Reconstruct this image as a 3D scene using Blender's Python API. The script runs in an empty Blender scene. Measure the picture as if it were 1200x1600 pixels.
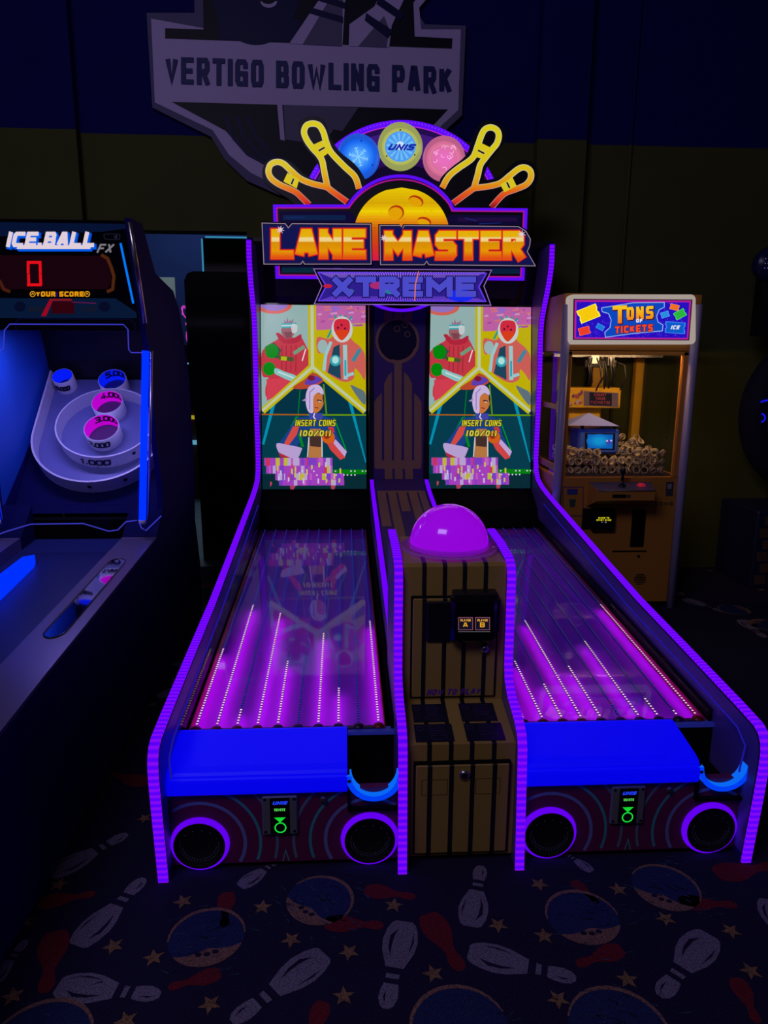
import bpy, math, random
from mathutils import Vector, Matrix
random.seed(7)
SC = bpy.context.scene
COL = SC.collection

# ------------------------------------------------------------------ camera
F, PITCH, YAW, ROLL = 1120.6267, 0.2101525, 0.0566049, 0.0058995
CAM = Vector((-0.36167, -1.96305, 1.58032))
cy, sy, cp, sp = math.cos(YAW), math.sin(YAW), math.cos(PITCH), math.sin(PITCH)
FW = Vector((sy*cp, cy*cp, -sp)); RT0 = Vector((cy, -sy, 0)); UP0 = RT0.cross(FW)
RT = math.cos(ROLL)*RT0 + math.sin(ROLL)*UP0
UP = -math.sin(ROLL)*RT0 + math.cos(ROLL)*UP0
cd = bpy.data.cameras.new('camera'); cam = bpy.data.objects.new('camera', cd); COL.objects.link(cam)
cd.sensor_fit = 'VERTICAL'; cd.sensor_height = 36; cd.sensor_width = 27
cd.lens = F/1600*36; cd.clip_start = 0.05; cd.clip_end = 100
M = Matrix((RT, UP, -FW)).transposed().to_4x4(); M.translation = CAM
cam.matrix_world = M
SC.camera = cam

# ------------------------------------------------------------------ world, lamps, exposure
SC.view_settings.view_transform = 'Standard'; SC.view_settings.look = 'None'
SC.view_settings.exposure = 0; SC.view_settings.gamma = 1; SC.view_settings.use_curve_mapping = False
SC.cycles.use_denoising = True
SC.cycles.sample_clamp_indirect = 4
SC.cycles.max_bounces = 7
SC.cycles.transparent_max_bounces = 16
w = bpy.data.worlds.new('dark_hall'); SC.world = w; w.use_nodes = True
w.node_tree.nodes['Background'].inputs[0].default_value = (0.62, 0.55, 1.0, 1)
w.node_tree.nodes['Background'].inputs[1].default_value = 0.014

def area_lamp(name, loc, target, size, power, color):
    d = bpy.data.lights.new(name, 'AREA'); d.shape = 'RECTANGLE'; d.size, d.size_y = size
    d.energy = power; d.color = color
    o = bpy.data.objects.new(name, d); COL.objects.link(o); o.location = loc
    o.rotation_euler = (Vector(target)-Vector(loc)).to_track_quat('-Z', 'Y').to_euler()
    return o
area_lamp('hall_ceiling_lamp', (-2.2, -2.6, 4.6), (-0.4, 1.2, 0.6), (2.2, 1.2), 42, (0.74, 0.64, 1.0))
area_lamp('far_room_lamp', (-2.2, 7.2, 3.8), (-2.2, 7.0, 0), (2.0, 2.0), 24, (0.6, 0.8, 1.0))

# ------------------------------------------------------------------ pixel -> place helpers
def ray(x, y): return FW + RT*((x-600)/F) - UP*((y-800)/F)
def at_y(x, y, Y):
    d = ray(x, y); return CAM + d*((Y-CAM.y)/d.y)
def at_z(x, y, Z=0.0):
    d = ray(x, y); return CAM + d*((Z-CAM.z)/d.z)
def at_x(x, y, X):
    d = ray(x, y); return CAM + d*((X-CAM.x)/d.x)
def at_plane(x, y, P, n):
    d = ray(x, y); return CAM + d*((Vector(P)-CAM).dot(n)/d.dot(n))

# ------------------------------------------------------------------ colours and materials
def lin(c):
    c = c/255.0
    return c/12.92 if c <= 0.04045 else ((c+0.055)/1.055)**2.4
def L3(c): return tuple(lin(v) for v in c)
MATS = {}
def newmat(name):
    m = bpy.data.materials.new(name); m.use_nodes = True; MATS[name] = m
    return m, m.node_tree.nodes, m.node_tree.links
def pbr(name, col, rough=0.6, metal=0.0, spec=0.5, coat=0.0, noise=0.0, nscale=40):
    m, N, K = newmat(name); b = N['Principled BSDF']
    b.inputs['Base Color'].default_value = (*col, 1); b.inputs['Roughness'].default_value = rough
    b.inputs['Metallic'].default_value = metal; b.inputs['Specular IOR Level'].default_value = spec
    b.inputs['Coat Weight'].default_value = coat; b.inputs['Coat Roughness'].default_value = 0.05
    if noise:
        t = N.new('ShaderNodeTexNoise'); t.inputs['Scale'].default_value = nscale; t.inputs['Detail'].default_value = 4
        g = N.new('ShaderNodeNewGeometry'); K.new(g.outputs['Position'], t.inputs['Vector'])
        r = N.new('ShaderNodeMapRange'); r.inputs['To Min'].default_value = 1-noise; r.inputs['To Max'].default_value = 1+noise
        K.new(t.outputs['Fac'], r.inputs['Value'])
        x = N.new('ShaderNodeMix'); x.data_type = 'RGBA'; x.blend_type = 'MULTIPLY'; x.inputs['Factor'].default_value = 1
        x.inputs['A'].default_value = (*col, 1); K.new(r.outputs['Result'], x.inputs['B'])
        K.new(x.outputs['Result'], b.inputs['Base Color'])
    return m
def emit(name, srgb, strength=1.0, sample=True):
    m, N, K = newmat(name); N.remove(N['Principled BSDF'])
    e = N.new('ShaderNodeEmission'); e.inputs[0].default_value = (*L3(srgb), 1); e.inputs[1].default_value = strength
    K.new(e.outputs[0], N['Material Output'].inputs[0])
    if not sample: m.cycles.emission_sampling = 'NONE'
    return m
def glossy_emit(name, srgb, strength, base=(0.02, 0.02, 0.05), rough=0.25, coat=0.0):
    m = pbr(name, base, rough, coat=coat); b = m.node_tree.nodes['Principled BSDF']
    b.inputs['Emission Color'].default_value = (*L3(srgb), 1); b.inputs['Emission Strength'].default_value = strength
    return m
def art_mat(name, emission=True, strength=1.0, rough=0.5, sample=False, speckle=0.0):
    m, N, K = newmat(name); a = N.new('ShaderNodeAttribute'); a.attribute_name = 'Col'
    b = N['Principled BSDF']; b.inputs['Roughness'].default_value = rough
    src = a.outputs['Color']
    if speckle:
        t = N.new('ShaderNodeTexNoise'); t.inputs['Scale'].default_value = 260; t.inputs['Detail'].default_value = 3
        g = N.new('ShaderNodeNewGeometry'); K.new(g.outputs['Position'], t.inputs['Vector'])
        r = N.new('ShaderNodeMapRange'); r.inputs['From Min'].default_value = 0.35; r.inputs['From Max'].default_value = 0.65
        r.inputs['To Min'].default_value = 1-speckle; r.inputs['To Max'].default_value = 1+speckle*0.6
        K.new(t.outputs['Fac'], r.inputs['Value'])
        x = N.new('ShaderNodeMix'); x.data_type = 'RGBA'; x.blend_type = 'MULTIPLY'; x.inputs['Factor'].default_value = 1
        K.new(src, x.inputs['A']); K.new(r.outputs['Result'], x.inputs['B']); src = x.outputs['Result']
    if emission:
        b.inputs['Base Color'].default_value = (0.01, 0.01, 0.01, 1); b.inputs['Roughness'].default_value = 0.15
        b.inputs['Specular IOR Level'].default_value = 0.3
        K.new(src, b.inputs['Emission Color']); b.inputs['Emission Strength'].default_value = strength
        if not sample: m.cycles.emission_sampling = 'NONE'
    else:
        K.new(src, b.inputs['Base Color']); b.inputs['Specular IOR Level'].default_value = 0.25
    return m
def clear(name, tint=(1, 1, 1), ior=1.4, rough=0.02, frost=0.0):
    m, N, K = newmat(name); N.remove(N['Principled BSDF'])
    t = N.new('ShaderNodeBsdfTransparent'); t.inputs[0].default_value = (*tint, 1)
    g = N.new('ShaderNodeBsdfGlossy'); g.inputs['Roughness'].default_value = rough
    f = N.new('ShaderNodeFresnel'); f.inputs['IOR'].default_value = ior
    gm = N.new('ShaderNodeNewGeometry'); iv = N.new('ShaderNodeMath'); iv.operation = 'SUBTRACT'; iv.inputs[0].default_value = 1; K.new(gm.outputs['Backfacing'], iv.inputs[1])
    fm = N.new('ShaderNodeMath'); fm.operation = 'MULTIPLY'; K.new(f.outputs[0], fm.inputs[0]); K.new(iv.outputs[0], fm.inputs[1])   # only the outer faces mirror
    x = N.new('ShaderNodeMixShader'); K.new(fm.outputs[0], x.inputs[0]); K.new(t.outputs[0], x.inputs[1]); K.new(g.outputs[0], x.inputs[2])
    out = x.outputs[0]
    if frost:
        d = N.new('ShaderNodeBsdfTranslucent'); y = N.new('ShaderNodeMixShader'); y.inputs[0].default_value = frost
        K.new(out, y.inputs[1]); K.new(d.outputs[0], y.inputs[2]); out = y.outputs[0]
    K.new(out, N['Material Output'].inputs[0])
    return m
def dotted(name, base, dot, pitch, strength=1.0):
    """translucent LED trim: lamps glow through it at a fixed pitch along U (metres)"""
    m, N, K = newmat(name); N.remove(N['Principled BSDF'])
    uv = N.new('ShaderNodeUVMap'); uv.uv_map = 'UVMap'
    s = N.new('ShaderNodeSeparateXYZ'); K.new(uv.outputs[0], s.inputs[0])
    k = N.new('ShaderNodeMath'); k.operation = 'MULTIPLY'; k.inputs[1].default_value = 2*math.pi/pitch; K.new(s.outputs[0], k.inputs[0])
    c = N.new('ShaderNodeMath'); c.operation = 'COSINE'; K.new(k.outputs[0], c.inputs[0])
    p = N.new('ShaderNodeMapRange'); p.inputs['From Min'].default_value = -0.6; p.inputs['From Max'].default_value = 1.0; K.new(c.outputs[0], p.inputs['Value'])
    x = N.new('ShaderNodeMix'); x.data_type = 'RGBA'; K.new(p.outputs['Result'], x.inputs['Factor'])
    x.inputs['A'].default_value = (*L3(base), 1); x.inputs['B'].default_value = (*L3(dot), 1)
    e = N.new('ShaderNodeEmission'); K.new(x.outputs['Result'], e.inputs[0]); e.inputs[1].default_value = strength
    K.new(e.outputs[0], N['Material Output'].inputs[0])
    return m

BLK = pbr('black_laminate', (0.006, 0.006, 0.010), 0.45)
BLKG = pbr('black_gloss', (0.005, 0.005, 0.010), 0.12)
MATTE = pbr('matte_black', (0.004, 0.004, 0.005), 0.9, spec=0.1)
NAVYLAM = pbr('navy_side_laminate', (0.010, 0.008, 0.12), 0.7, spec=.15)
INNERLAM = pbr('violet_inner_laminate', (0.12, 0.07, 0.42), 0.32)
CHROME = pbr('chrome', (0.6, 0.6, 0.62), 0.25, 1.0)
GREYMET = pbr('grey_metal', (0.16, 0.16, 0.18), 0.4, 0.7)
WHITEPLA = pbr('white_plastic', (0.75, 0.75, 0.78), 0.4)
STRIP = dotted('purple_led_trim', (90, 0, 250), (136, 12, 242), 0.021, 1.0)
STRIPP = emit('purple_led_edge', (110, 0, 255), 1.0)
PINKLINE = emit('magenta_led_line', (190, 20, 190), 0.8, False)
ARTE = art_mat('backlit_print', True, 1.0)
ARTS = art_mat('screen_image', True, 1.0, sample=True)
ARTP = art_mat('printed_vinyl', False, rough=0.5)
CARPET = art_mat('patterned_carpet', False, rough=0.95, speckle=0.55)
COVER = clear('lane_acrylic', ior=1.33, rough=0.03)
GLASS = clear('window_glass', ior=1.3, rough=0.01)
BACKPANE = clear('coated_back_pane', ior=1.07, rough=.02)
ACRYL = clear('guard_acrylic', (0.97, 0.97, 1.0), ior=1.12, rough=0.05)

# ------------------------------------------------------------------ mesh builder
class MB:
    def __init__(s): s.v = []; s.f = []; s.mi = []; s.col = []; s.uv = []; s.mats = []; s.smooth = []
    def m(s, mat):
        if mat not in s.mats: s.mats.append(mat)
        return s.mats.index(mat)
    def poly(s, pts, mat, col=None, uv=None, smooth=False):
        i = len(s.v); s.v += [tuple(p) for p in pts]
        s.f.append(list(range(i, i+len(pts)))); s.mi.append(s.m(mat)); s.col.append(col); s.uv.append(uv); s.smooth.append(smooth)
    def mesh(s, V, Fs, mat, smooth=False):
        i = len(s.v); s.v += [tuple(p) for p in V]; k = s.m(mat)
        for f in Fs:
            s.f.append([i+a for a in f]); s.mi.append(k); s.col.append(None); s.uv.append(None); s.smooth.append(smooth)
    def box(s, x0, x1, y0, y1, z0, z1, mat):
        V = [(x, y, z) for x in (x0, x1) for y in (y0, y1) for z in (z0, z1)]
        s.mesh(V, [(0, 1, 3, 2), (4, 6, 7, 5), (0, 4, 5, 1), (2, 3, 7, 6), (0, 2, 6, 4), (1, 5, 7, 3)], mat)
    def bbox(s, x0, x1, y0, y1, z0, z1, mat, b=0.004):
        """box with chamfered edges"""
        V = []; idx = {}
        xs, ys, zs = (x0, x1), (y0, y1), (z0, z1)
        for a in (0, 1):
            for bb in (0, 1):
                for c in (0, 1):
                    sx, sy_, sz = (1 if a == 0 else -1), (1 if bb == 0 else -1), (1 if c == 0 else -1)
                    idx[a, bb, c] = len(V)
                    V += [(xs[a], ys[bb]+sy_*b, zs[c]+sz*b), (xs[a]+sx*b, ys[bb], zs[c]+sz*b), (xs[a]+sx*b, ys[bb]+sy_*b, zs[c])]
        Fs = []
        for a in (0, 1): Fs.append([idx[a, p, q] for p, q in ((0, 0), (1, 0), (1, 1), (0, 1))])
        for p in (0, 1): Fs.append([idx[a, p, q]+1 for a, q in ((0, 0), (1, 0), (1, 1), (0, 1))])
        for q in (0, 1): Fs.append([idx[a, p, q]+2 for a, p in ((0, 0), (1, 0), (1, 1), (0, 1))])
        for p in (0, 1):
            for q in (0, 1): Fs.append([idx[0, p, q]+1, idx[1, p, q]+1, idx[1, p, q]+2, idx[0, p, q]+2])
        for a in (0, 1):
            for q in (0, 1): Fs.append([idx[a, 0, q], idx[a, 1, q], idx[a, 1, q]+2, idx[a, 0, q]+2])
        for a in (0, 1):
            for p in (0, 1): Fs.append([idx[a, p, 0], idx[a, p, 1], idx[a, p, 1]+1, idx[a, p, 0]+1])
        for k in idx.values(): Fs.append([k, k+1, k+2])
        s.mesh(V, Fs, mat)
    def prism_x(s, prof, x0, x1, mat):
        """YZ outline pushed along X"""
        n = len(prof); V = [(x0, y, z) for y, z in prof]+[(x1, y, z) for y, z in prof]
        s.mesh(V, [list(range(n))[::-1], list(range(n, 2*n))]+[[i, (i+1) % n, n+(i+1) % n, n+i] for i in range(n)], mat)
    def slab(s, pts, d, mat, side=None):
        """flat outline pushed by vector d"""
        d = Vector(d); pts = [Vector(p) for p in pts]; n = len(pts)
        s.mesh(pts+[p+d for p in pts], [list(range(n)), list(range(n, 2*n))[::-1]], mat)
        s.mesh(pts+[p+d for p in pts], [[i, n+i, n+(i+1) % n, (i+1) % n] for i in range(n)], side or mat)
    def tube(s, pts, r, mat, n=8, closed=False, smooth=True):
        pts = [Vector(p) for p in pts]; V = []; k = len(pts); Fs = []
        up = None
        for i, p in enumerate(pts):
            a = pts[i-1] if (i or closed) else p; b = pts[(i+1) % k] if (i < k-1 or closed) else p
            t = (b-a).normalized()
            if up is None: up = Vector((0, 0, 1)) if abs(t.z) < 0.9 else Vector((1, 0, 0))
            u = (up - t*up.dot(t)).normalized(); up = u; q = t.cross(u)
            V += [p+(u*math.cos(2*math.pi*j/n)+q*math.sin(2*math.pi*j/n))*r for j in range(n)]
        for i in range(k if closed else k-1):
            a, b = i*n, ((i+1) % k)*n
            Fs += [[a+j, a+(j+1) % n, b+(j+1) % n, b+j] for j in range(n)]
        if not closed: Fs += [list(range(n))[::-1], list(range((k-1)*n, k*n))]
        s.mesh(V, Fs, mat, smooth)
    def lathe(s, prof, origin, axis, mat, n=32, smooth=True, a0=0, a1=2*math.pi, ref=None):
        """prof of (radius, height) around axis"""
        ax = Vector(axis).normalized(); r0 = Vector(ref) if ref else (Vector((1, 0, 0)) if abs(ax.x) < 0.9 else Vector((0, 1, 0)))
        u = (r0-ax*r0.dot(ax)).normalized(); q = ax.cross(u); o = Vector(origin); full = abs(a1-a0-2*math.pi) < 1e-6
        m = n if full else n+1; V = []
        for r, h in prof:
            for j in range(m):
                a = a0+(a1-a0)*j/n; V.append(o+ax*h+(u*math.cos(a)+q*math.sin(a))*r)
        Fs = []
        for i in range(len(prof)-1):
            for j in range(n):
                j2 = (j+1) % m if full else j+1
                Fs.append([i*m+j, i*m+j2, (i+1)*m+j2, (i+1)*m+j])
        s.mesh(V, Fs, mat, smooth)
    def disc(s, c, r, n_, mat, n=24):
        ax = Vector(n_).normalized(); u = (Vector((1, 0, 0)) if abs(ax.x) < 0.9 else Vector((0, 1, 0))); u = (u-ax*u.dot(ax)).normalized(); q = ax.cross(u)
        s.poly([Vector(c)+(u*math.cos(2*math.pi*i/n)+q*math.sin(2*math.pi*i/n))*r for i in range(n)], mat)
    def band(s, prof, x0, x1, t, mat):
        """trim following a YZ profile: raised by t on its left side, U runs along it in metres"""
        n = len(prof); out = []
        for i, (y, z) in enumerate(prof):
            a = prof[max(i-1, 0)]; b = prof[min(i+1, n-1)]; d = Vector((b[0]-a[0], b[1]-a[1])).normalized()
            out.append((y-d.y*t, z+d.x*t))
        u = 0
        for i in range(n-1):
            l = math.hypot(prof[i+1][0]-prof[i][0], prof[i+1][1]-prof[i][1])
            A, B = out[i], out[i+1]; a, b = prof[i], prof[i+1]; U = [(u, 0), (u+l, 0), (u+l, 1), (u, 1)]
            s.poly([(x0, *A), (x0, *B), (x1, *B), (x1, *A)], mat, uv=U)
            for x in (x0, x1): s.poly([(x, *A), (x, *B), (x, *b), (x, *a)], mat, uv=U)
            u += l
        for (A, a, k) in ((out[0], prof[0], 0), (out[-1], prof[-1], u)): s.poly([(x0, *A), (x1, *A), (x1, *a), (x0, *a)], mat, uv=[(k, 0)]*4)
    def build(s, name, parent=None, weld=False):
        me = bpy.data.meshes.new(name); me.from_pydata(s.v, [], s.f)
        for m_ in s.mats: me.materials.append(m_)
        me.polygons.foreach_set('material_index', s.mi); me.polygons.foreach_set('use_smooth', s.smooth)
        if any(c is not None for c in s.col):
            ca = me.color_attributes.new('Col', 'FLOAT_COLOR', 'CORNER'); d = []
            for f, c in zip(s.f, s.col):
                if isinstance(c, list):
                    for k in c: d += [*k, 1]
                else: d += list((*(c or (0, 0, 0)), 1))*len(f)
            ca.data.foreach_set('color', d)
        if any(c is not None for c in s.uv):
            ul = me.uv_layers.new(name='UVMap'); d = []
            for f, c in zip(s.f, s.uv):
                for p in (c or [(0, 0)]*len(f)): d += [p[0], p[1]]
            ul.data.foreach_set('uv', d)
        me.update()
        if any(m_ in (COVER, GLASS, ACRYL, BACKPANE) for m_ in s.mats):
            import bmesh
            bm_ = bmesh.new(); bm_.from_mesh(me); bmesh.ops.recalc_face_normals(bm_, faces=bm_.faces); bm_.to_mesh(me); bm_.free()
        o = bpy.data.objects.new(name, me); COL.objects.link(o)
        if parent: attach(o, parent)
        return o
def attach(o, parent):
    o.parent = parent      # meshes are modelled in place, so only an Empty's own offset is undone
    o.matrix_parent_inverse = Matrix.Translation(-parent.location)
def thing(name, label, cat, loc, group=None):
    o = bpy.data.objects.new(name, None); COL.objects.link(o); o.location = loc; o.empty_display_size = 0.1
    return tag(o, label, cat, group)
def tag(o, label, cat, group=None):
    o['label'] = label; o['category'] = cat
    if group: o['group'] = group
    return o
def struct(mb, name):
    o = mb.build(name); o['kind'] = 'structure'; return o

# ------------------------------------------------------------------ flat artwork
def smooth_closed(pts, k=5):
    n = len(pts); out = []
    for i in range(n):
        p0, p1, p2, p3 = [pts[(i+j-1) % n] for j in range(4)]
        for j in range(k):
            t = j/k
            out.append(tuple(0.5*(2*p1[a]+(p2[a]-p0[a])*t+(2*p0[a]-5*p1[a]+4*p2[a]-p3[a])*t*t+(3*p1[a]-p0[a]-3*p2[a]+p3[a])*t**3) for a in (0, 1)))
    return out
def smooth_open(pts, k=5):
    q = [pts[0]]+list(pts)+[pts[-1]]; out = []
    for i in range(1, len(q)-2):
        p0, p1, p2, p3 = q[i-1:i+3]
        for j in range(k):
            t = j/k
            out.append(tuple(0.5*(2*p1[a]+(p2[a]-p0[a])*t+(2*p0[a]-5*p1[a]+4*p2[a]-p3[a])*t*t+(3*p1[a]-p0[a]-3*p2[a]+p3[a])*t**3) for a in (0, 1)))
    return out+[pts[-1]]
def ell(cx, cy_, rx, ry, n=28, a0=0, a1=360, rot=0):
    full = a1-a0 >= 360; R_ = math.radians(rot); out = []
    for i in range(n if full else n+1):
        a = math.radians(a0+(a1-a0)*i/n); x, y = rx*math.cos(a), ry*math.sin(a)
        out.append((cx+x*math.cos(R_)-y*math.sin(R_), cy_+x*math.sin(R_)+y*math.cos(R_)))
    return out
def stroke(pts, t, closed=False, cap=0.0):
    P = [Vector(p) for p in pts]
    if cap and not closed:
        P[0] = P[0]+(P[0]-P[1]).normalized()*cap; P[-1] = P[-1]+(P[-1]-P[-2]).normalized()*cap
    n = len(P); Lf = []; Rg = []
    for i in range(n):
        a = P[i-1] if (i or closed) else None; b = P[(i+1) % n] if (i < n-1 or closed) else None
        d1 = (P[i]-a).normalized() if a is not None else None; d2 = (b-P[i]).normalized() if b is not None else None
        d1 = d1 or d2; d2 = d2 or d1
        n1 = Vector((-d1.y, d1.x)); n2 = Vector((-d2.y, d2.x)); m = n1+n2
        m = n1.copy() if m.length < 1e-6 else m.normalized()
        k = min(1/max(m.dot(n1), 0.2), 1.7)
        Lf.append(P[i]+m*t/2*k); Rg.append(P[i]-m*t/2*k)
    return [[tuple(Lf[i]), tuple(Lf[(i+1) % n]), tuple(Rg[(i+1) % n]), tuple(Rg[i])] for i in range(n if closed else n-1)]
GLY = {
 'A': [[(0, 0), (.38, 1), (.62, 1), (1, 0)], [(.2, .3), (.8, .3)]], 'B': [[(0, 0), (0, 1), (.85, 1), (.95, .88), (.95, .62), (.85, .5), (0, .5)], [(.85, .5), (1, .4), (1, .1), (.88, 0), (0, 0)]],
 'C': [[(1, 1), (.15, 1), (0, .85), (0, .15), (.15, 0), (1, 0)]], 'D': [[(0, 0), (0, 1), (.8, 1), (1, .8), (1, .2), (.8, 0), (0, 0)]],
 'E': [[(1, 1), (0, 1), (0, 0), (1, 0)], [(0, .5), (.85, .5)]], 'F': [[(1, 1), (0, 1), (0, 0)], [(0, .5), (.85, .5)]],
 'G': [[(1, .8), (1, .9), (.85, 1), (.15, 1), (0, .88), (0, .12), (.15, 0), (1, 0), (1, .46), (.6, .46)]], 'H': [[(0, 0), (0, 1)], [(1, 0), (1, 1)], [(0, .5), (1, .5)]],
 'I': [[(.5, 0), (.5, 1)]], 'K': [[(0, 0), (0, 1)], [(1, 1), (.1, .45)], [(.35, .6), (1, 0)]], 'L': [[(0, 1), (0, 0), (1, 0)]],
 'M': [[(0, 0), (0, 1)], [(0, .96), (.5, .35), (1, .96)], [(1, 1), (1, 0)]], 'N': [[(0, 0), (0, 1)], [(0, .96), (1, .04)], [(1, 0), (1, 1)]], 'O': [[(.15, 0), (0, .15), (0, .85), (.15, 1), (.85, 1), (1, .85), (1, .15), (.85, 0), (.15, 0)]],
 'P': [[(0, 0), (0, 1), (.85, 1), (1, .88), (1, .57), (.85, .45), (0, .45)]], 'R': [[(0, 0), (0, 1), (.85, 1), (1, .88), (1, .6), (.85, .48), (0, .48)], [(.5, .48), (1, 0)]],
 'S': [[(1, 1), (.12, 1), (0, .91), (0, .59), (.12, .5), (.88, .5), (1, .41), (1, .09), (.88, 0), (0, 0)]], 'T': [[(0, 1), (1, 1)], [(.5, 1), (.5, 0)]],
 'U': [[(0, 1), (0, .15), (.15, 0), (.85, 0), (1, .15), (1, 1)]], 'V': [[(0, 1), (.5, 0), (1, 1)]], 'W': [[(0, 1), (.25, 0), (.5, .75), (.75, 0), (1, 1)]], 'X': [[(0, 0), (1, 1)], [(0, 1), (1, 0)]],
 'Z': [[(0, 1), (1, 1), (0, 0), (1, 0)]], 'Y': [[(0, 1), (.5, .48), (1, 1)], [(.5, .48), (.5, 0)]], '0': [[(.15, 0), (0, .15), (0, .85), (.15, 1), (.85, 1), (1, .85), (1, .15), (.85, 0), (.15, 0)]], '1': [[(.15, .8), (.55, 1), (.55, 0)]],
 '2': [[(0, .8), (.15, 1), (.85, 1), (1, .85), (1, .6), (0, 0), (1, 0)]], '3': [[(0, 1), (.85, 1), (1, .85), (1, .62), (.85, .5), (.3, .5)], [(.85, .5), (1, .38), (1, .12), (.85, 0), (0, 0)]],
 '4': [[(.75, 0), (.75, 1), (0, .3), (1, .3)]], '5': [[(1, 1), (0, 1), (0, .55), (.85, .55), (1, .42), (1, .12), (.85, 0), (0, 0)]], '.': [[(.4, .02), (.6, .02)]], '/': [[(0, 0), (1, 1)]],
 '(': [[(.7, 1.05), (.4, .8), (.4, .2), (.7, -.05)]], ')': [[(.3, 1.05), (.6, .8), (.6, .2), (.3, -.05)]], '!': [[(.5, 1), (.5, .3)], [(.5, .06), (.5, 0)]], ' ': [], "'": [[(.5, 1), (.5, .8)]]}
WID = {'I': .3, '.': .35, ' ': .5, 'M': 1.3, 'W': 1.4, '(': .5, ')': .5, '!': .3, "'": .25, '1': .6}
def clip_y(poly, y0, sg):
    out = []
    for i, a in enumerate(poly):
        b = poly[(i+1) % len(poly)]; da, db = (a[1]-y0)*sg, (b[1]-y0)*sg
        if da >= 0: out.append(a)
        if da*db < 0: k = da/(da-db); out.append((a[0]+(b[0]-a[0])*k, a[1]+(b[1]-a[1])*k))
    return out
class Art:
    def __init__(s, mapper, mat, mb=None): s.mp = mapper; s.mat = mat; s.mb = mb or MB()
    def p(s, pts, col, l=0):
        s.n = (getattr(s, 'n', 0)+1) % 24; l = l+s.n*.02      # overlapping ink never lies in exactly one plane
        s.mb.poly([s.mp(x, y, l) for x, y in pts], s.mat, col=L3(col) if max(col) > 1.0 or col == (0, 0, 0) else col)
    def st(s, pts, t, col, l=0, closed=False, cap=0.0, colf=None):
        for q in stroke(pts, t, closed, cap):
            if not colf: s.p(q, col, l); continue
            ys = [p[1] for p in q]; cuts = [min(ys)]+[y for y in colf.ys if min(ys) < y < max(ys)]+[max(ys)]
            for ya, yb in zip(cuts[:-1], cuts[1:]):     # printed colour bands
                piece = clip_y(clip_y(q, ya, 1), yb, -1)
                if len(piece) > 2: s.mb.poly([s.mp(x, y, l) for x, y in piece], s.mat, col=[L3(colf(min(max(y, ya+1e-4), yb-1e-4))) for x, y in piece])
    def text(s, txt, x0, y0, x1, y1, t, col, l=0, extra=0.0, slant=0.0, rise=0.0, ydown=True, gap=0.3, colf=None):
        """stroke lettering filling the box x0..x1, y0 (top) .. y1 (bottom)"""
        ws = [WID.get(c, 1.0) for c in txt]; tot = sum(ws)+gap*(len(txt)-1); k = (x1-x0)/tot; cx = x0; H = y1-y0
        sg = 1 if ydown else -1
        for c, w_ in zip(txt, ws):
            W = w_*k
            for pl in GLY.get(c, []):
                pts = []
                for gx, gy in pl:
                    X = cx+t/2+gx*max(W-t, 0.0001) if W > t else cx+W/2
                    Y = y1-sg*0 - (t/2*(1 if H > 0 else -1)+gy*(H-t*(1 if H > 0 else -1)))
                    pts.append((X+slant*gy*abs(H), Y+rise*(X-x0)))
                cap = t/2 if c in 'I.TE' or len(pl) == 2 else 0.0
                diag = (c in 'NMX' and abs(pl[0][0]-pl[-1][0]) > .1 and len(pl) > 1) or (c in 'AVWYK' and c != 'A') or (c == 'A' and len(pl) == 4)
                kx = .7 if c == 'X' else 0
                s.st(pts, t+extra, col, l, cap=(t/2*kx if diag else t/2*0.98)+extra/2, colf=colf)
            cx += W+gap*k
    def build(s, name, parent=None): return s.mb.build(name, parent)
def on_y(Y, step=0.0008): return lambda x, y, l: at_y(x, y, Y-l*step)

# ================================================================== SETTING
ZB = 3.03
def two_tone():
    m, N, K = newmat('navy_over_olive_paint'); b = N['Principled BSDF']; b.inputs['Roughness'].default_value = 0.85
    b.inputs['Specular IOR Level'].default_value = 0.2
    g = N.new('ShaderNodeNewGeometry'); s = N.new('ShaderNodeSeparateXYZ'); K.new(g.outputs['Position'], s.inputs[0])
    c = N.new('ShaderNodeMath'); c.operation = 'GREATER_THAN'; c.inputs[1].default_value = ZB; K.new(s.outputs['Z'], c.inputs[0])
    x = N.new('ShaderNodeMix'); x.data_type = 'RGBA'; K.new(c.outputs[0], x.inputs['Factor'])
    x.inputs['A'].default_value = (0.085, 0.092, 0.026, 1); x.inputs['B'].default_value = (0.005, 0.005, 0.15, 1)
    t = N.new('ShaderNodeTexNoise'); t.inputs['Scale'].default_value = 3; K.new(g.outputs['Position'], t.inputs['Vector'])
    r = N.new('ShaderNodeMapRange'); r.inputs['To Min'].default_value = 0.85; r.inputs['To Max'].default_value = 1.15; K.new(t.outputs['Fac'], r.inputs['Value'])
    y = N.new('ShaderNodeMix'); y.data_type = 'RGBA'; y.blend_type = 'MULTIPLY'; y.inputs['Factor'].default_value = 1
    K.new(x.outputs['Result'], y.inputs['A']); K.new(r.outputs['Result'], y.inputs['B']); K.new(y.outputs['Result'], b.inputs['Base Color'])
    return m
WALL = two_tone()
YW = 3.3
b = MB()
b.box(-1.02, 6.0, YW, YW+0.15, 0, 5.2, WALL); b.box(-1.9, -1.02, YW, YW+0.15, 2.43, 5.2, WALL); b.box(-6, -1.9, YW, YW+0.15, 0, 5.2, WALL)
struct(b, 'wall_back')
b = MB(); b.box(0.95, 1.285, YW-0.10, YW, 0, 5.2, WALL); b.box(-2.62, -2.09, YW-0.08, YW, 0, 5.2, WALL)
struct(b, 'trim_1')
b = MB(); b.tube([(1.62, YW-0.015, 0), (1.62, YW-0.015, 5.2)], 0.012, WALL)
struct(b, 'trim_2')
b = MB(); b.box(-6, 1.5, 8.6, 8.75, 0, 5.2, pbr('far_blue_paint', (0.010, 0.032, 0.17), 0.8))
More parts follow.
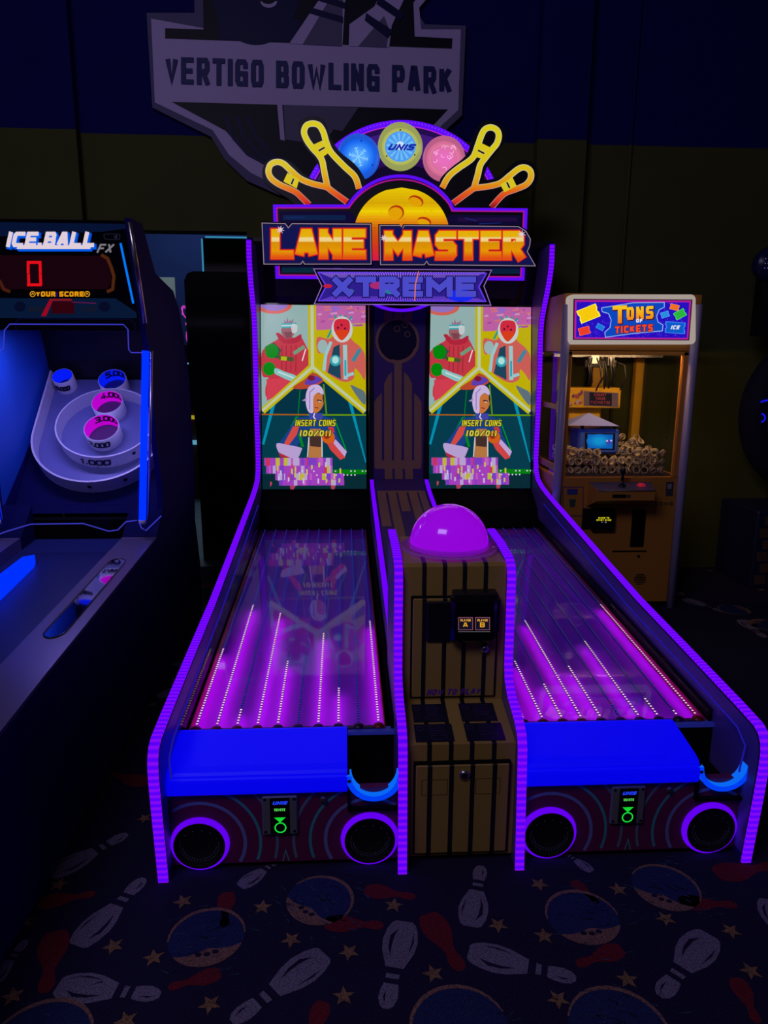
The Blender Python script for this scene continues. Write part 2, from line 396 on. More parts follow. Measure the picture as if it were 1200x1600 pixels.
struct(b, 'wall_far')

# floor with its woven pattern
CB = (0.014, 0.010, 0.045); PINC = (0.20, 0.17, 0.25); REDC = (0.17, 0.010, 0.022); STARC = (0.26, 0.14, 0.07); BALLC = (0.017, 0.027, 0.115); TEAL = (0.035, 0.07, 0.16); RIMC = (0.26, 0.13, 0.10)
fl = MB(); fl.box(-6, 6, -4, YW+0.15, -0.05, 0, CARPET)
fl.col = [CB]*len(fl.f)
def fpoly(pts, col, l): fl.poly([(x, y, 0.0006*l) for x, y in pts], CARPET, col=col)
def loc2(B, H):
    d = (H-B); Ln = d.length; d = d/Ln; n = Vector((-d.y, d.x))
    return lambda t, s: tuple(B+d*(t*Ln)+n*(s*Ln))
def cpin(B, H, col=PINC, detail=True, wd=1.0):
    q = loc2(B, H)
    prof = [(0, .08), (.03, .115), (.12, .15), (.25, .168), (.38, .15), (.5, .105), (.6, .07), (.66, .06), (.72, .062), (.8, .08), (.88, .085), (.95, .065), (.99, .03)]
    out = [q(t, s*wd) for t, s in prof]+[q(t, -s*wd) for t, s in prof[::-1]]
    fpoly(out, col, 1)
    if detail:
        fpoly([q(.56, .095*wd), q(.63, .075*wd), q(.63, -.075*wd), q(.56, -.095*wd)], CB, 2)
        fpoly([q(.68, .07*wd), q(.735, .075*wd), q(.735, -.075*wd), q(.68, -.07*wd)], CB, 2)
        k = [(.10, -.04), (.2, -.105), (.33, -.10), (.46, -.055), (.34, -.07), (.2, -.065)]
        fpoly([q(t, s*wd) for t, s in k], CB, 2)
        k = [(.13, .115), (.25, .13), (.4, .10), (.25, .11)]
        fpoly([q(t, s*wd) for t, s in k], CB, 2)
        fpoly([q(t, s*wd) for t, s in [(.80, -.03), (.88, -.045), (.94, -.02), (.88, -.025)]], CB, 2)
def cstar(c, r, rot):
    P = []
    for i in range(10):
        a = rot+math.pi*i/5; k = r if i % 2 == 0 else r*0.42; P.append((c.x+k*math.cos(a), c.y+k*math.sin(a)))
    fpoly(P, STARC, 3)
def cball(c, r, rot):
    fpoly([(c.x+r*math.cos(a/14*math.pi), c.y+r*math.sin(a/14*math.pi)) for a in range(28)], BALLC, 1)
    def arc(a0, a1, r0, wd, col):
        n = 14; A = []; B_ = []
        for i in range(n+1):
            a = rot+a0+(a1-a0)*i/n; k = math.sin(math.pi*i/n)*wd+0.004
            A.append((c.x+r0*math.cos(a), c.y+r0*math.sin(a))); B_.append((c.x+(r0-k)*math.cos(a), c.y+(r0-k)*math.sin(a)))
        fpoly(A+B_[::-1], col, 2)
    arc(-0.2, 3.0, r*1.02, 0.008, RIMC); arc(3.6, 5.7, r*1.0, 0.055, RIMC)
    for s_ in (-1, 0, 1):
        a = rot+4.6+s_*0.35
        fpoly([(c.x+r*.62*math.cos(a)+r*.09*math.cos(t), c.y+r*.62*math.sin(a)+r*.07*math.sin(t)) for t in [i*math.pi/5 for i in range(10)]], CB, 3)
    for i in range(60):   # blue scuffs around the ball
        a = random.uniform(0, 6.28); k = r*random.uniform(.1, 1.5); x, y = c.x+k*math.cos(a), c.y+k*math.sin(a); l = random.uniform(.01, .05); h = rot+random.gauss(0, .4)
        fpoly([(x, y), (x+l*math.cos(h), y+l*math.sin(h)), (x+l*math.cos(h)+.003, y+l*math.sin(h)+.004)], TEAL if i % 3 else CB, 3)
def Z2(x, y): v = at_z(x, y); return Vector((v.x, v.y))
for bx, by, hx, hy in [(120, 1478, 226, 1371), (90, 1540, 252, 1555), (507, 1490, 360, 1598), (632, 1440, 602, 1578), (732, 1487, 902, 1530), (735, 1448, 752, 1352), (1108, 1460, 1030, 1558), (1198, 1405, 1225, 1490), (-22, 1545, 42, 1468), (78, 1368, 200, 1302), (375, 1386, 440, 1340), (925, 1362, 880, 1330)]:
    cpin(Z2(bx, by), Z2(hx, hy))
for bx, by, hx, hy in [(88, 1455, 70, 1553), (355, 1394, 350, 1450), (508, 1442, 600, 1446), (668, 1428, 722, 1518), (570, 1390, 650, 1402), (895, 1376, 935, 1412), (1062, 1410, 1152, 1414), (1118, 1366, 1215, 1352), (345, 1520, 262, 1544), (505, 1565, 480, 1640), (1150, 1528, 1185, 1600), (972, 1482, 900, 1508), (60, 1412, 150, 1396)]:
    cpin(Z2(bx, by), Z2(hx, hy), REDC, False, 1.15)
for x, y, r, rot in [(323, 1463, .105, .3), (500, 1406, .10, -.6), (910, 1432, .105, .2), (1040, 1386, .10, -.5), (718, 1606, .12, .5), (968, 1608, .12, -.2), (60, 1630, .12, .2)]:
    cball(Z2(x, y), r, rot)
for x, y in [(286, 1409), (177, 1479), (240, 1497), (410, 1418), (455, 1469), (545, 1488), (20, 1557), (328, 1570), (537, 1557), (615, 1415), (677, 1522), (778, 1446), (850, 1463), (872, 1562), (842, 1382), (966, 1390), (1040, 1436), (1142, 1455), (1173, 1518), (980, 1531), (92, 1383), (38, 1441), (197, 1596)]:
    cstar(Z2(x, y), 0.03, random.uniform(0, 1))
rr = random.Random(5)
for i in range(95):   # the same motifs between and beyond the machines
    if i % 3: X, Y = rr.uniform(1.0, 4.2), rr.uniform(0.25, 3.2)
    else: X, Y = rr.uniform(-1.6, -0.98), rr.uniform(0.2, 3.3)
    c = Vector((X, Y)); a = rr.uniform(0, 6.28); d = Vector((math.cos(a), math.sin(a)))*0.3; k = i % 7
    if k in (0, 3): cpin(c, c+d)
    elif k == 1: cball(c, .1, a)
    elif k == 4: cpin(c, c+d*.7, REDC, False, 1.15)
    else: cstar(c, .028, a)
FLOOR = struct(fl, 'floor')
b = MB(); b.box(-6, 1.5, YW+0.15, 8.6, -0.05, 0, pbr('far_grey_tiles', (0.24, 0.30, 0.36), 0.5, noise=0.25, nscale=6))
struct(b, 'floor_far')

# ================================================================== WALL SIGN (shield)
sign = thing('bowling_park_sign', 'large lilac and black shield shaped wall sign with navy lettering', 'wall sign', (-0.58, YW, 2.7))
YS = YW-0.04
SHG = (0.15, 0.13, 0.29); SHL = (0.68, 0.55, 0.95); SHB = (0.006, 0.006, 0.02); SHN = (0.006, 0.007, 0.09); SHM = (0.16, 0.14, 0.28)
outer = [(302, -60), (304, 20), (229, 20), (238, 168), (330, 214), (352, 250), (385, 282), (432, 303), (520, 330), (600, 300), (660, 250), (700, 200), (722, 180), (728, 40), (664, 38), (648, 14), (668, -12), (700, -60)]
b = MB(); b.slab([at_y(x, y, YS) for x, y in outer], (0, 0.04, 0), pbr('shield_grey_edge', SHG, 0.7))
b.build('backing_board', sign)
a = Art(on_y(YS, 0.002), ARTP)
inner = [(316, -60), (318, 44), (236, 29), (242, 160), (332, 203), (358, 242), (392, 270), (432, 290), (520, 318), (600, 285), (655, 238), (690, 196), (716, 172), (720, 46), (658, 46), (655, 12), (690, -30), (700, -60)]
a.p(inner, SHL, 1)
a.p([(316, -60), (318, 46), (258, 44), (258, 60), (706, 76), (707, 60), (648, 57), (646, 4), (672, -30), (680, -60)], SHB, 2)
a.p([(268, 159), (700, 171), (640, 235), (570, 290), (500, 292), (430, 265), (380, 235), (352, 204)], SHB, 2)
a.p(ell(400, -30, 72, 100, 36, 0, 180)+[(328, -60), (472, -60)], SHN, 3)
a.p([(343, 62), (460, 66), (470, 30), (340, 20)], SHN, 3)
a.p(ell(420, 2, 13, 10, 16, 0, 180), SHL, 4); a.p(ell(419, -1, 11, 7, 16, 0, 180), SHB, 5)
a.p([(452, 68), (505, -10), (540, -10), (535, 72)], SHL, 3); a.p([(473, 69), (520, -10), (536, -10), (534, 72)], SHM, 4)
a.p([(488, 12), (536, 26), (536, 36), (482, 20)], SHN, 5); a.p([(500, -8), (540, 4), (540, 14), (495, 0)], SHN, 5)
a.p([(545, 72), (546, 38), (585, 10), (600, -20), (640, -20), (612, 40), (608, 74)], SHL, 3); a.p([(560, 72), (600, 25), (608, 45), (604, 74)], SHM, 4)
a.p([(572, 20), (614, 48), (606, 60), (570, 32)], SHN, 5); a.p([(592, -6), (632, 22), (626, 32), (588, 6)], SHN, 5)
a.p([(433, 163), (441, 164), (445, 220), (438, 218)], SHL, 3); a.p([(443, 164), (520, 166), (520, 205), (500, 226), (446, 218)], SHM, 3)
a.p([(512, 166), (560, 168), (535, 205), (510, 200)], SHM, 3)
for r_ in (205, 222, 240): a.st([(r_+147, 182), (r_+160, 215), (r_+182, 240), (r_+215, 258)], 6, SHN, 3)
a.text('VERTIGO BOWLING PARK', 258, 88, 706, 130, 7.6, (0.03, 0.035, 0.20), 5, gap=0.24, rise=0.037)
a.build('printed_face', sign)

# ================================================================== BOWLING ARCADE MACHINE
W2 = 0.925
bm = thing('bowling_arcade_machine', 'two lane bowling arcade machine with purple lit edges and yellow marquee', 'arcade machine', (0, 1.5, 0))
FRONT = [(0, 0), (-.010, .12), (-.022, .25), (-.030, .36), (-.030, .405), (-.024, .432), (-.008, .455), (.02, .468), (.07, .474), (.14, .482), (.55, .520), (.96, .556), (1.4, .61), (1.9, .675), (2.42, .742), (2.58, .770), (2.68, .80), (2.735, .85), (2.757, .92), (2.762, 1.0), (2.762, 1.2), (2.766, 1.42), (2.782, 1.6), (2.795, 1.75), (2.782, 1.84), (2.74, 1.92), (2.69, 2.0), (2.645, 2.09), (2.625, 2.17), (2.632, 2.275)]
for s in (-1, 1):
    xo, xi = s*(W2+.014), s*(W2-.014)
    b = MB(); b.prism_x(FRONT+[(2.7, 2.30), (3.2, 2.30), (3.2, 0)], min(xo, xi), max(xo, xi), NAVYLAM)
    xin = xi - s*0.0015
    b.poly([(xin, y, z) for y, z in [(.0, .03)]+[(y+.006, z-.006) for y, z in FRONT[3:19]]+[(2.77, .5), (2.7, .03)]], INNERLAM)
    b.poly([(xin, y, z) for y, z in [(y+.008, z) for y, z in FRONT[18:]]+[(3.1, 2.27), (3.1, .92)]], INNERLAM)
    p = b.build('side_panel', bm)
    b = MB(); b.band([(y, z) for y, z in FRONT], s*W2-.015, s*W2+.015, 0.008, STRIP)
    b.build('led_trim', p)
    g = MB(); gx = s*(W2-.034)
    gp = [(.035, .30), (.02, .40), (.075, .435), (.55, .478), (.96, .512), (1.4, .565), (1.9, .63), (2.4, .695)]
    g.prism_x(gp+[(2.4, .52), (.3, .36), (.2, .30)], gx-.003, gx+.003, ACRYL)
    g.tube([(gx, y, z) for y, z in gp], 0.0032, emit('guard_edge_glow', (40, 30, 190), 0.55, False) if s < 0 else MATS['guard_edge_glow'], 6)
    g.build('side_guard', p)
# rear cabinet behind the screens
b = MB(); b.box(-W2+.014, W2-.014, 3.08, 3.2, 0, 2.3, BLK); b.box(-W2+.014, W2-.014, 2.70, 3.2, 2.28, 2.30, BLK)
b.poly([(-.91, 3.0, 1.94), (.91, 3.0, 1.94), (.91, 2.85, 2.28), (-.91, 2.85, 2.28)], BLKG)
for s in (-1, 1):
    c = s*.56
    b.poly([(c-.24, 2.975, 1.98), (c+.24, 2.975, 1.98), (c+.24, 2.90, 2.16), (c-.24, 2.90, 2.16)], pbr('dark_header_panel', (.02, .016, .04), .5) if s < 0 else MATS['dark_header_panel'])
b.build('rear_cabinet', bm)

# ---- monitors
SX0, SX1 = .2121, .9055
def scr(u, v, l=0, s=1):
    x = (SX0+(SX1-SX0)*u) if s > 0 else (-SX1+(SX1-SX0)*u)
    return Vector((x, 2.9975+(2.7891-2.9975)*v - l*0.0007, 1.9277+(.7257-1.9277)*v))
def screen_art(A):
    R_ = random.Random(3)
    def p(pts, col, l=0): A.p([(min(max(x, 42), 908), min(max(y, 40), 1562)) for x, y in pts], col, l)
    def st(pts, t, col, l=0, closed=False):
        for q in stroke(pts, t, closed): p(q, col, l)
    p([(42, 40), (908, 40), (908, 1562), (42, 1562)], (0, 48, 66))
    p([(42, 945), (908, 945), (908, 1562), (42, 1562)], (2, 58, 74), 1)
    p([(42, 1440), (908, 1440), (908, 1562), (42, 1562)], (4, 42, 50), 2)
    p([(42, 40), (465, 40), (465, 560), (42, 905)], (142, 172, 170), 1)
    p(ell(150, 40, 150, 75, 24, 0, 180), (205, 95, 80), 2); p(ell(150, 40, 115, 50, 24, 0, 180), (140, 110, 190), 3)
    p([(465, 40), (908, 40), (908, 905), (465, 555)], (188, 172, 0), 1)
    p([(490, 40), (908, 40), (908, 185), (780, 190), (600, 240), (500, 245)], (185, 95, 160), 2)
    for i in range(40):
        x, y = R_.uniform(500, 880), R_.uniform(45, 200); w_ = R_.uniform(10, 70)
        p([(x, y), (x+w_, y-8), (x+w_*1.1, y+10), (x+4, y+14)], R_.choice([(200, 140, 190), (170, 70, 150), (205, 110, 120), (150, 100, 190)]), 3)
    st([(360, 740), (320, 1200)], 10, (0, 110, 40), 3); st([(555, 690), (578, 940)], 12, (90, 140, 10), 3)
    st([(145, 840), (45, 1190)], 30, (0, 140, 172), 3); st([(765, 800), (915, 1340)], 30, (0, 140, 172), 3)
    st([(42, 942), (420, 944)], 12, (150, 90, 20), 3); st([(420, 945), (908, 945)], 14, (90, 140, 0), 3)
    st([(330, 960), (180, 1230)], 9, (0, 150, 40), 3); st([(640, 970), (740, 1240)], 9, (0, 150, 40), 3)
    # figure, left: red padded suit and visor
    p(smooth_closed([(45, 440), (110, 365), (170, 330), (215, 290), (320, 310), (370, 300), (420, 390), (445, 450), (440, 560), (300, 650), (330, 700), (180, 740), (85, 800), (75, 720), (100, 640), (50, 620)], 4), (190, 52, 66), 4)
    p([(85, 650), (250, 640), (400, 690), (300, 735), (160, 790), (85, 830)], (205, 60, 78), 5)
    for x in (215, 250, 290, 330): st([(x, 370), (x-4, 590)], 7, (150, 34, 50), 5)
    p(smooth_closed([(165, 278), (200, 275), (240, 318), (310, 312), (372, 280), (366, 330), (310, 356), (220, 350)], 4), (172, 36, 58), 6)
    p(ell(265, 252, 56, 66), (150, 92, 98), 7); p([(228, 262), (300, 262), (290, 310), (250, 314)], (120, 66, 76), 8)
    p([(213, 192), (335, 188), (345, 226), (215, 232)], (50, 165, 175), 9); p([(213, 205), (340, 202), (342, 214), (214, 218)], (190, 205, 205), 10)
    for dx, dy in ((-30, -38), (-4, -58), (22, -40), (48, -48), (70, -20)): p([(250+dx*.5, 196), (265+dx, 200+dy), (275+dx*.6, 196)], (150, 100, 130), 8)
    p(smooth_closed([(295, 200), (340, 205), (338, 260), (300, 270)], 4), (190, 195, 200), 10)
    p([(75, 385), (150, 350), (210, 410), (180, 480), (90, 470)], (58, 74, 60), 6)
    p(ell(130, 420, 56, 60), (0, 132, 8), 7); p(ell(108, 565, 52, 56), (0, 132, 8), 7)
    st([(185, 470), (310, 490)], 34, (70, 84, 40), 7); p([(205, 462), (255, 466), (252, 498), (204, 494)], (170, 185, 0), 8)
    p(smooth_closed([(160, 560), (240, 590), (330, 625), (290, 665), (190, 625), (150, 600)], 4), (130, 190, 190), 8); st([(180, 590), (310, 640)], 12, (200, 215, 210), 9)
    st([(310, 440), (400, 380)], 30, (110, 150, 120), 7); st([(380, 500), (410, 400)], 9, (225, 215, 220), 8)
    # figure, right: smooth red face mask and hooded jacket
    p(smooth_closed([(505, 305), (600, 318), (650, 290), (700, 330), (770, 300), (800, 330), (870, 390), (905, 470), (900, 650), (860, 600), (815, 560), (808, 640), (740, 672), (650, 640), (560, 560), (575, 440), (510, 430)], 4), (200, 92, 84), 4)
    p([(640, 385), (690, 360), (700, 650), (590, 595)], (26, 66, 88), 5); p(ell(655, 495, 46, 46), (40, 160, 175), 6); p(ell(655, 490, 28, 30), (170, 220, 215), 7)
    st([(620, 340), (575, 450), (560, 580)], 26, (150, 195, 198), 6); st([(735, 365), (740, 650)], 34, (150, 195, 198), 6); st([(738, 490), (738, 620)], 16, (30, 160, 180), 7)
    st([(800, 500), (860, 400)], 32, (60, 130, 150), 6); st([(745, 620), (808, 600)], 26, (150, 195, 198), 6); p(ell(550, 380, 42, 56), (150, 175, 175), 5)
    for a0, a1 in (((650, 190), (590, 310)), ((668, 160), (650, 120)), ((700, 145), (700, 115)), ((735, 145), (750, 120)), ((770, 160), (795, 130)), ((790, 200), (792, 260))): st([a0, a1], 16, (30, 150, 140), 5)
    p(ell(712, 238, 88, 108), (196, 200, 196), 6); p(smooth_closed([(645, 190), (665, 158), (712, 150), (762, 160), (778, 200), (770, 262), (722, 322), (690, 318), (648, 250)], 4), (204, 40, 62), 7)
    p(smooth_closed([(660, 250), (765, 250), (722, 318), (690, 316)], 4), (215, 60, 24), 8)
    for x, y in ((678, 224), (708, 202), (736, 230)): p(ell(x, y, 8, 9, 10), (60, 10, 30), 9)
    p(smooth_closed([(780, 700), (840, 720), (900, 760), (900, 860), (840, 800)], 4), (90, 110, 120), 5)
    # yellow dividing rays
    for pts in ([(465, 40), (465, 560)], [(470, 545), (42, 912)], [(462, 545), (908, 912)]):
        st(pts, 66, (186, 178, 0), 10); st(pts, 26, (188, 196, 160), 11)
    p(smooth_closed([(300, 720), (400, 650), (470, 595), (550, 650), (520, 690), (400, 730)], 4), (180, 70, 40), 10)
    p(smooth_closed([(400, 690), (450, 620), (545, 650), (480, 690)], 4), (90, 60, 170), 11); p(ell(455, 640, 30, 22), (120, 20, 50), 12)
    # figure, below: white swept hair, open jacket
    p([(330, 972), (440, 955), (560, 955), (642, 980), (665, 1110), (740, 1265), (700, 1312), (600, 1190), (545, 1060), (545, 1300), (420, 1300), (430, 1060), (340, 1190), (300, 1265), (170, 1190), (220, 1130)], (22, 62, 132), 10)
    p([(300, 1040), (352, 1036), (330, 1110), (258, 1202), (222, 1188)], (205, 72, 66), 11); p([(590, 1045), (632, 1045), (645, 1090), (600, 1080)], (205, 50, 50), 11)
    p([(570, 1160), (640, 1150), (732, 1300), (690, 1318), (610, 1235)], (205, 66, 66), 11); p([(650, 1145), (746, 1250), (728, 1292), (634, 1180)], (188, 160, 210), 12)
    p(smooth_closed([(165, 1180), (240, 1190), (360, 1215), (368, 1240), (318, 1322), (220, 1290), (172, 1240)], 4), (180, 156, 206), 12); p([(178, 1255), (316, 1318), (310, 1335), (190, 1290)], (170, 40, 60), 13)
    p([(440, 1060), (530, 1060), (545, 1180), (535, 1300), (425, 1300), (432, 1180)], (178, 116, 62), 11); p([(434, 1120), (536, 1120), (530, 1212), (440, 1204)], (66, 44, 40), 12)
    st([(432, 1120), (418, 1295)], 9, (200, 200, 210), 12); st([(538, 1120), (540, 1295)], 9, (200, 200, 210), 12)
    p(ell(592, 1130, 54, 52), (205, 92, 18), 12); p(ell(580, 1120, 26, 24), (150, 40, 20), 13)
    st([(350, 1100), (380, 1210)], 22, (0, 130, 30), 12)
    p([(430, 930), (548, 930), (540, 985), (440, 985)], (62, 66, 160), 12); st([(480, 930), (470, 960), (490, 985)], 9, (215, 215, 225), 13)
    p(smooth_closed([(462, 770), (548, 780), (556, 845), (530, 900), (492, 928), (462, 905)], 4), (194, 112, 56), 12)
    p(smooth_closed([(410, 770), (440, 708), (505, 694), (548, 730), (552, 778), (510, 760), (474, 790), (468, 850), (466, 925), (428, 918), (408, 850)], 4), (196, 176, 218), 13)
    p([(415, 800), (400, 812), (375, 826), (395, 830), (415, 825)], (170, 140, 200), 13); st([(440, 900), (440, 760), (480, 720)], 9, (150, 120, 190), 14)
    p([(548, 765), (562, 800), (554, 850), (546, 810)], (50, 40, 50), 13); st([(500, 822), (538, 828)], 12, (60, 30, 30), 14); st([(480, 882), (512, 888)], 9, (130, 40, 40), 14); st([(512, 832), (532, 836)], 7, (215, 215, 215), 15)
    # glitch blocks
    p([(600, 1400), (908, 1400), (908, 1440), (600, 1440)], (0, 122, 6), 3)
    for y0, y1, x0, x1 in ((1300, 1365, 60, 625), (1365, 1430, 75, 625), (1430, 1485, 150, 720), (1485, 1530, 180, 722)):
        x = x0
        while x < x1:
            w_ = R_.uniform(10, 38); p([(x, y0), (min(x+w_, x1), y0), (min(x+w_, x1), y1), (x, y1)], R_.choice([(160, 62, 185)]*4+[(190, 90, 190), (186, 178, 60), (180, 160, 205), (196, 50, 90), (120, 60, 190)]), 16); x += w_
    for i in range(22):
        x, y = R_.uniform(90, 700), R_.uniform(1310, 1500); p([(x, y), (x+14, y), (x+14, y+R_.uniform(20, 60)), (x, y+40)], R_.choice([(196, 186, 80), (200, 60, 100), (196, 180, 220)]), 17)
    for x, y in ((780, 1412), (812, 1412), (876, 1412), (906, 1412), (720, 1444), (750, 1444), (782, 1444), (812, 1444), (650, 1412), (655, 1444), (570, 1444), (372, 1408), (470, 1412), (495, 1444)): p(ell(x, y, 7, 7, 8), (200, 205, 220), 18)
    p([(270, 1530), (320, 1530), (300, 1562), (275, 1562)], (170, 60, 90), 16); p([(610, 1530), (650, 1530), (640, 1562), (615, 1562)], (170, 60, 90), 16)
    A.text('INSERT COINS', 318, 985, 650, 1036, 8.5, (40, 46, 20), 17, extra=9, slant=.12, gap=.25); A.text('INSERT COINS', 318, 985, 650, 1036, 8.5, (206, 196, 40), 18, slant=.12, gap=.25)
    A.text('(00/01)', 352, 1072, 612, 1120, 12, (40, 46, 20), 17, extra=10, slant=.12, gap=.3); A.text('(00/01)', 352, 1072, 612, 1120, 12, (206, 196, 60), 18, slant=.12, gap=.3)
for s in (-1, 1):
    A = Art(lambda x, y, l, s=s: scr((x-42)/866, (y-40)/1522, l, s), ARTS); screen_art(A)
    b = MB(); fr = [scr(u, v, -3, s) for u, v in ((-.01, -.01), (1.01, -.01), (1.01, 1.01), (-.01, 1.01))]
    b.slab(fr, (0, 0.05, 0.01), BLKG)
    x0, x1 = (.196, .911) if s > 0 else (-.911, -.196)
    b.poly([(x0, 2.77, .715), (x1, 2.77, .715), (x1, 2.60, .62), (x0, 2.60, .62)], MATTE); b.poly([(x0, 2.60, .62), (x1, 2.60, .62), (x1, 2.56, .51), (x0, 2.56, .51)], MATTE)
    m = b.build('monitor', bm); A.build('screen', m)

# ---- lanes
P2, SP = .5559, .0681
YA, ZA, YE, ZE = .2838, .3709, 2.4931, .519
SL = (ZE-ZA)/(YE-YA)
def lz(y): return ZA+(y-YA)*SL
def y_for_px(X, py):
    lo, hi = YA, YE
    for _ in range(40):
        m_ = (lo+hi)/2; d = Vector((X, m_, lz(m_)))-CAM
        if 800-F*d.dot(UP)/d.dot(FW) > py: lo = m_
        else: hi = m_
    return lo
BED = pbr('violet_lane_bed', (0.30, 0.02, 0.74), 0.6)
REDGLOW = pbr('red_glow_lane_side', (0.35, 0.02, 0.05), 0.5)  # red colour stands in for the reddish glow beside the outer LED strips
DOTP = emit('led_pink_white', (255, 205, 255), 1.2, False); DOTB = emit('led_blue', (50, 70, 255), 0.9, False)
GLOWP = emit('led_pink_underside', (240, 0, 235), 11.0); GLOWB = emit('led_blue_underside', (16, 10, 255), 0.7)
CARR = pbr('led_carrier', (0.05, 0.04, 0.12), 0.6)
PADM = glossy_emit('blue_glowing_pad', (0, 0, 240), 0.86, (0.01, 0.01, 0.55), 0.5)
BLUEARC = emit('blue_lit_acrylic', (0, 66, 255), 0.9); BLUEARC2 = emit('blue_lit_acrylic_edge', (10, 110, 255), 0.9)
MAROON = pbr('maroon_front_print', (0.17, 0.010, 0.095), 0.55)
RINGGLOW = emit('purple_speaker_ring', (104, 0, 250), 0.9)
SPK = pbr('speaker_black', (0.003, 0.003, 0.004), 0.6)
lit = {-1: [1013.7, 944, 1105.6, 957.5, 1030.6, None, 989, 1073.7, None, 970.6], 1: [1089, 1032, 1066, 968.6, 1041, None, 1001, 1091, 1110, 943.7]}
for s in (-1, 1):
    cx = s*P2
    inn = (.196, .908) if s > 0 else (-.908, -.196)
    b = MB()
    d = .034
    x0, x1 = cx-4.78*SP, cx+4.78*SP
    b.mesh([(x, y, z) for x in (x0, x1) for y, z in ((YA-.03, lz(YA-.03)-d), (YE+.11, lz(YE+.11)-d), (YE+.11, lz(YE)-d-.02), (YA-.03, lz(YA)-d-.02))], [(0, 4, 5, 1), (1, 5, 6, 2), (2, 6, 7, 3), (3, 7, 4, 0), (0, 1, 2, 3), (4, 7, 6, 5)], BED)
    for xa, xb in ((x0-.004, x0), (x1, x1+.004)):
        b.mesh([(x, y, z) for x in (xa, xb) for y, z in ((YA-.03, lz(YA)-d-.02), (YE, lz(YE)-d-.02), (YE, lz(YE)), (YA-.03, lz(YA-.03)))], [(0, 1, 2, 3), (4, 7, 6, 5), (0, 4, 5, 1), (1, 5, 6, 2), (2, 6, 7, 3), (3, 7, 4, 0)], REDGLOW)
    for xa, xb in ((inn[0], x0-.004), (x1+.004, inn[1])):    # black gutters
        b.mesh([(x, y, z) for x in (xa, xb) for y, z in ((YA-.03, lz(YA)-.05), (YE+.1, lz(YE)-.04), (YE+.1, lz(YE)-.09), (YA-.03, lz(YA)-.1))], [(0, 4, 5, 1), (1, 5, 6, 2), (2, 6, 7, 3), (3, 7, 4, 0), (0, 1, 2, 3), (4, 7, 6, 5)], MATTE)
    b.box(inn[0], inn[1], YE+.115, YE+.16, .2, lz(YE)+.02, MATTE)
    for xa, xb in ((inn[0], inn[0]+.012), (inn[1]-.012, inn[1])):    # black skirting along both sides
        b.mesh([(x, y, z) for x in (xa, xb) for y, z in ((YA-.03, lz(YA)-.05), (YE+.1, lz(YE)-.04), (YE+.1, lz(YE)+.045), (YA-.03, lz(YA)+.03))], [(0, 4, 5, 1), (1, 5, 6, 2), (2, 6, 7, 3), (3, 7, 4, 0), (0, 1, 2, 3), (4, 7, 6, 5)], MATTE)
    lane = b.build('lane', bm)
    for i in range(10):
        X = cx+(i-4.5)*SP; py = lit[s][i]; yl = y_for_px(X, py) if py else YA-.01
        b = MB(); h = .0032
        def bar(ya, yb, mat):
            b.mesh([(x, y, z) for x in (X-h, X+h) for y, z in ((ya, lz(ya)), (yb, lz(yb)), (yb, lz(yb)-.003), (ya, lz(ya)-.003))], [(0, 1, 2, 3), (4, 7, 6, 5), (0, 4, 5, 1), (1, 5, 6, 2), (3, 7, 4, 0)], CARR)
            b.poly([(X-h, ya, lz(ya)-.003), (X+h, ya, lz(ya)-.003), (X+h, yb, lz(yb)-.003), (X-h, yb, lz(yb)-.003)], mat)
        if yl > YA+.01: bar(YA, yl, GLOWP)
        bar(max(yl, YA), YE, GLOWB)
        y = YA+.004
        while y < YE:
            p_ = y < yl; r_ = .0042 if p_ else .0026
            b.poly([(X+r_*math.cos(t), y+r_*math.sin(t), lz(y+r_*math.sin(t))+.0006) for t in [k*math.pi/4 for k in range(8)]], DOTP if p_ else DOTB)
            y += .0167
        b.build('led_strip', lane)
    b = MB(); b.mesh([(x, y, z) for x in (x0, x1) for y, z in ((YA-.03, lz(YA-.03)+.004), (YE, lz(YE)+.004), (YE, lz(YE)+.009), (YA-.03, lz(YA-.03)+.009))], [(0, 1, 2, 3), (4, 7, 6, 5), (0, 4, 5, 1), (1, 5, 6, 2), (2, 6, 7, 3), (3, 7, 4, 0)], COVER)
    b.build('lane_cover', lane)
    # front end of the bay
    off = 0 if s < 0 else 2*P2
    padx = (-.905+off if s < 0 else .197, -.357+off)
    prof = [(.24, .376), (.225, .380), (.06, .352), (.036, .344), (.03, .336), (.028, .330), (.022, .326), (.020, .318), (.020, .285), (.028, .272), (.20, .272), (.24, .30)]
    b = MB(); b.prism_x(prof, padx[0], padx[1], PADM); b.build('ball_pad', bm)
    wx0, wx1 = -.35+off, -.197+off
    b = MB()
    b.box(wx0, wx1, .03, .25, .20, .21, MATTE); b.box(wx0, wx1, .245, .25, .21, .345, MATTE); b.box(wx0-.007, wx0, .03, .25, .2, .345, MATTE)
    b.box(wx0-.004, wx1, .236, .27, .345, .357, glossy_emit('blue_lip', (30, 40, 150), .35, (.05, .05, .2)) if s < 0 else MATS['blue_lip'])
    well = b.build('ball_return', bm)
    cxw, czw = (wx0+wx1)/2, .327
    b = MB(); n = 24; V = []
    for r_, yy in ((.071, .022), (.088, .022), (.088, .062), (.071, .062)):
        for k in range(n+1):
            t = math.pi+math.pi*k/n; V.append((cxw+r_*math.cos(t), yy, czw+r_*math.sin(t)))
    m_ = n+1; fr_ = [[k, k+1, m_+k+1, m_+k] for k in range(n)]; b.mesh(V, fr_, BLUEARC)
    b.mesh(V, [[m_*a+k, m_*a+k+1, m_*((a+1) % 4)+k+1, m_*((a+1) % 4)+k] for a in (1, 2, 3) for k in range(n)]+[[0, m_, 2*m_, 3*m_], [n, m_+n, 2*m_+n, 3*m_+n]], BLUEARC2)
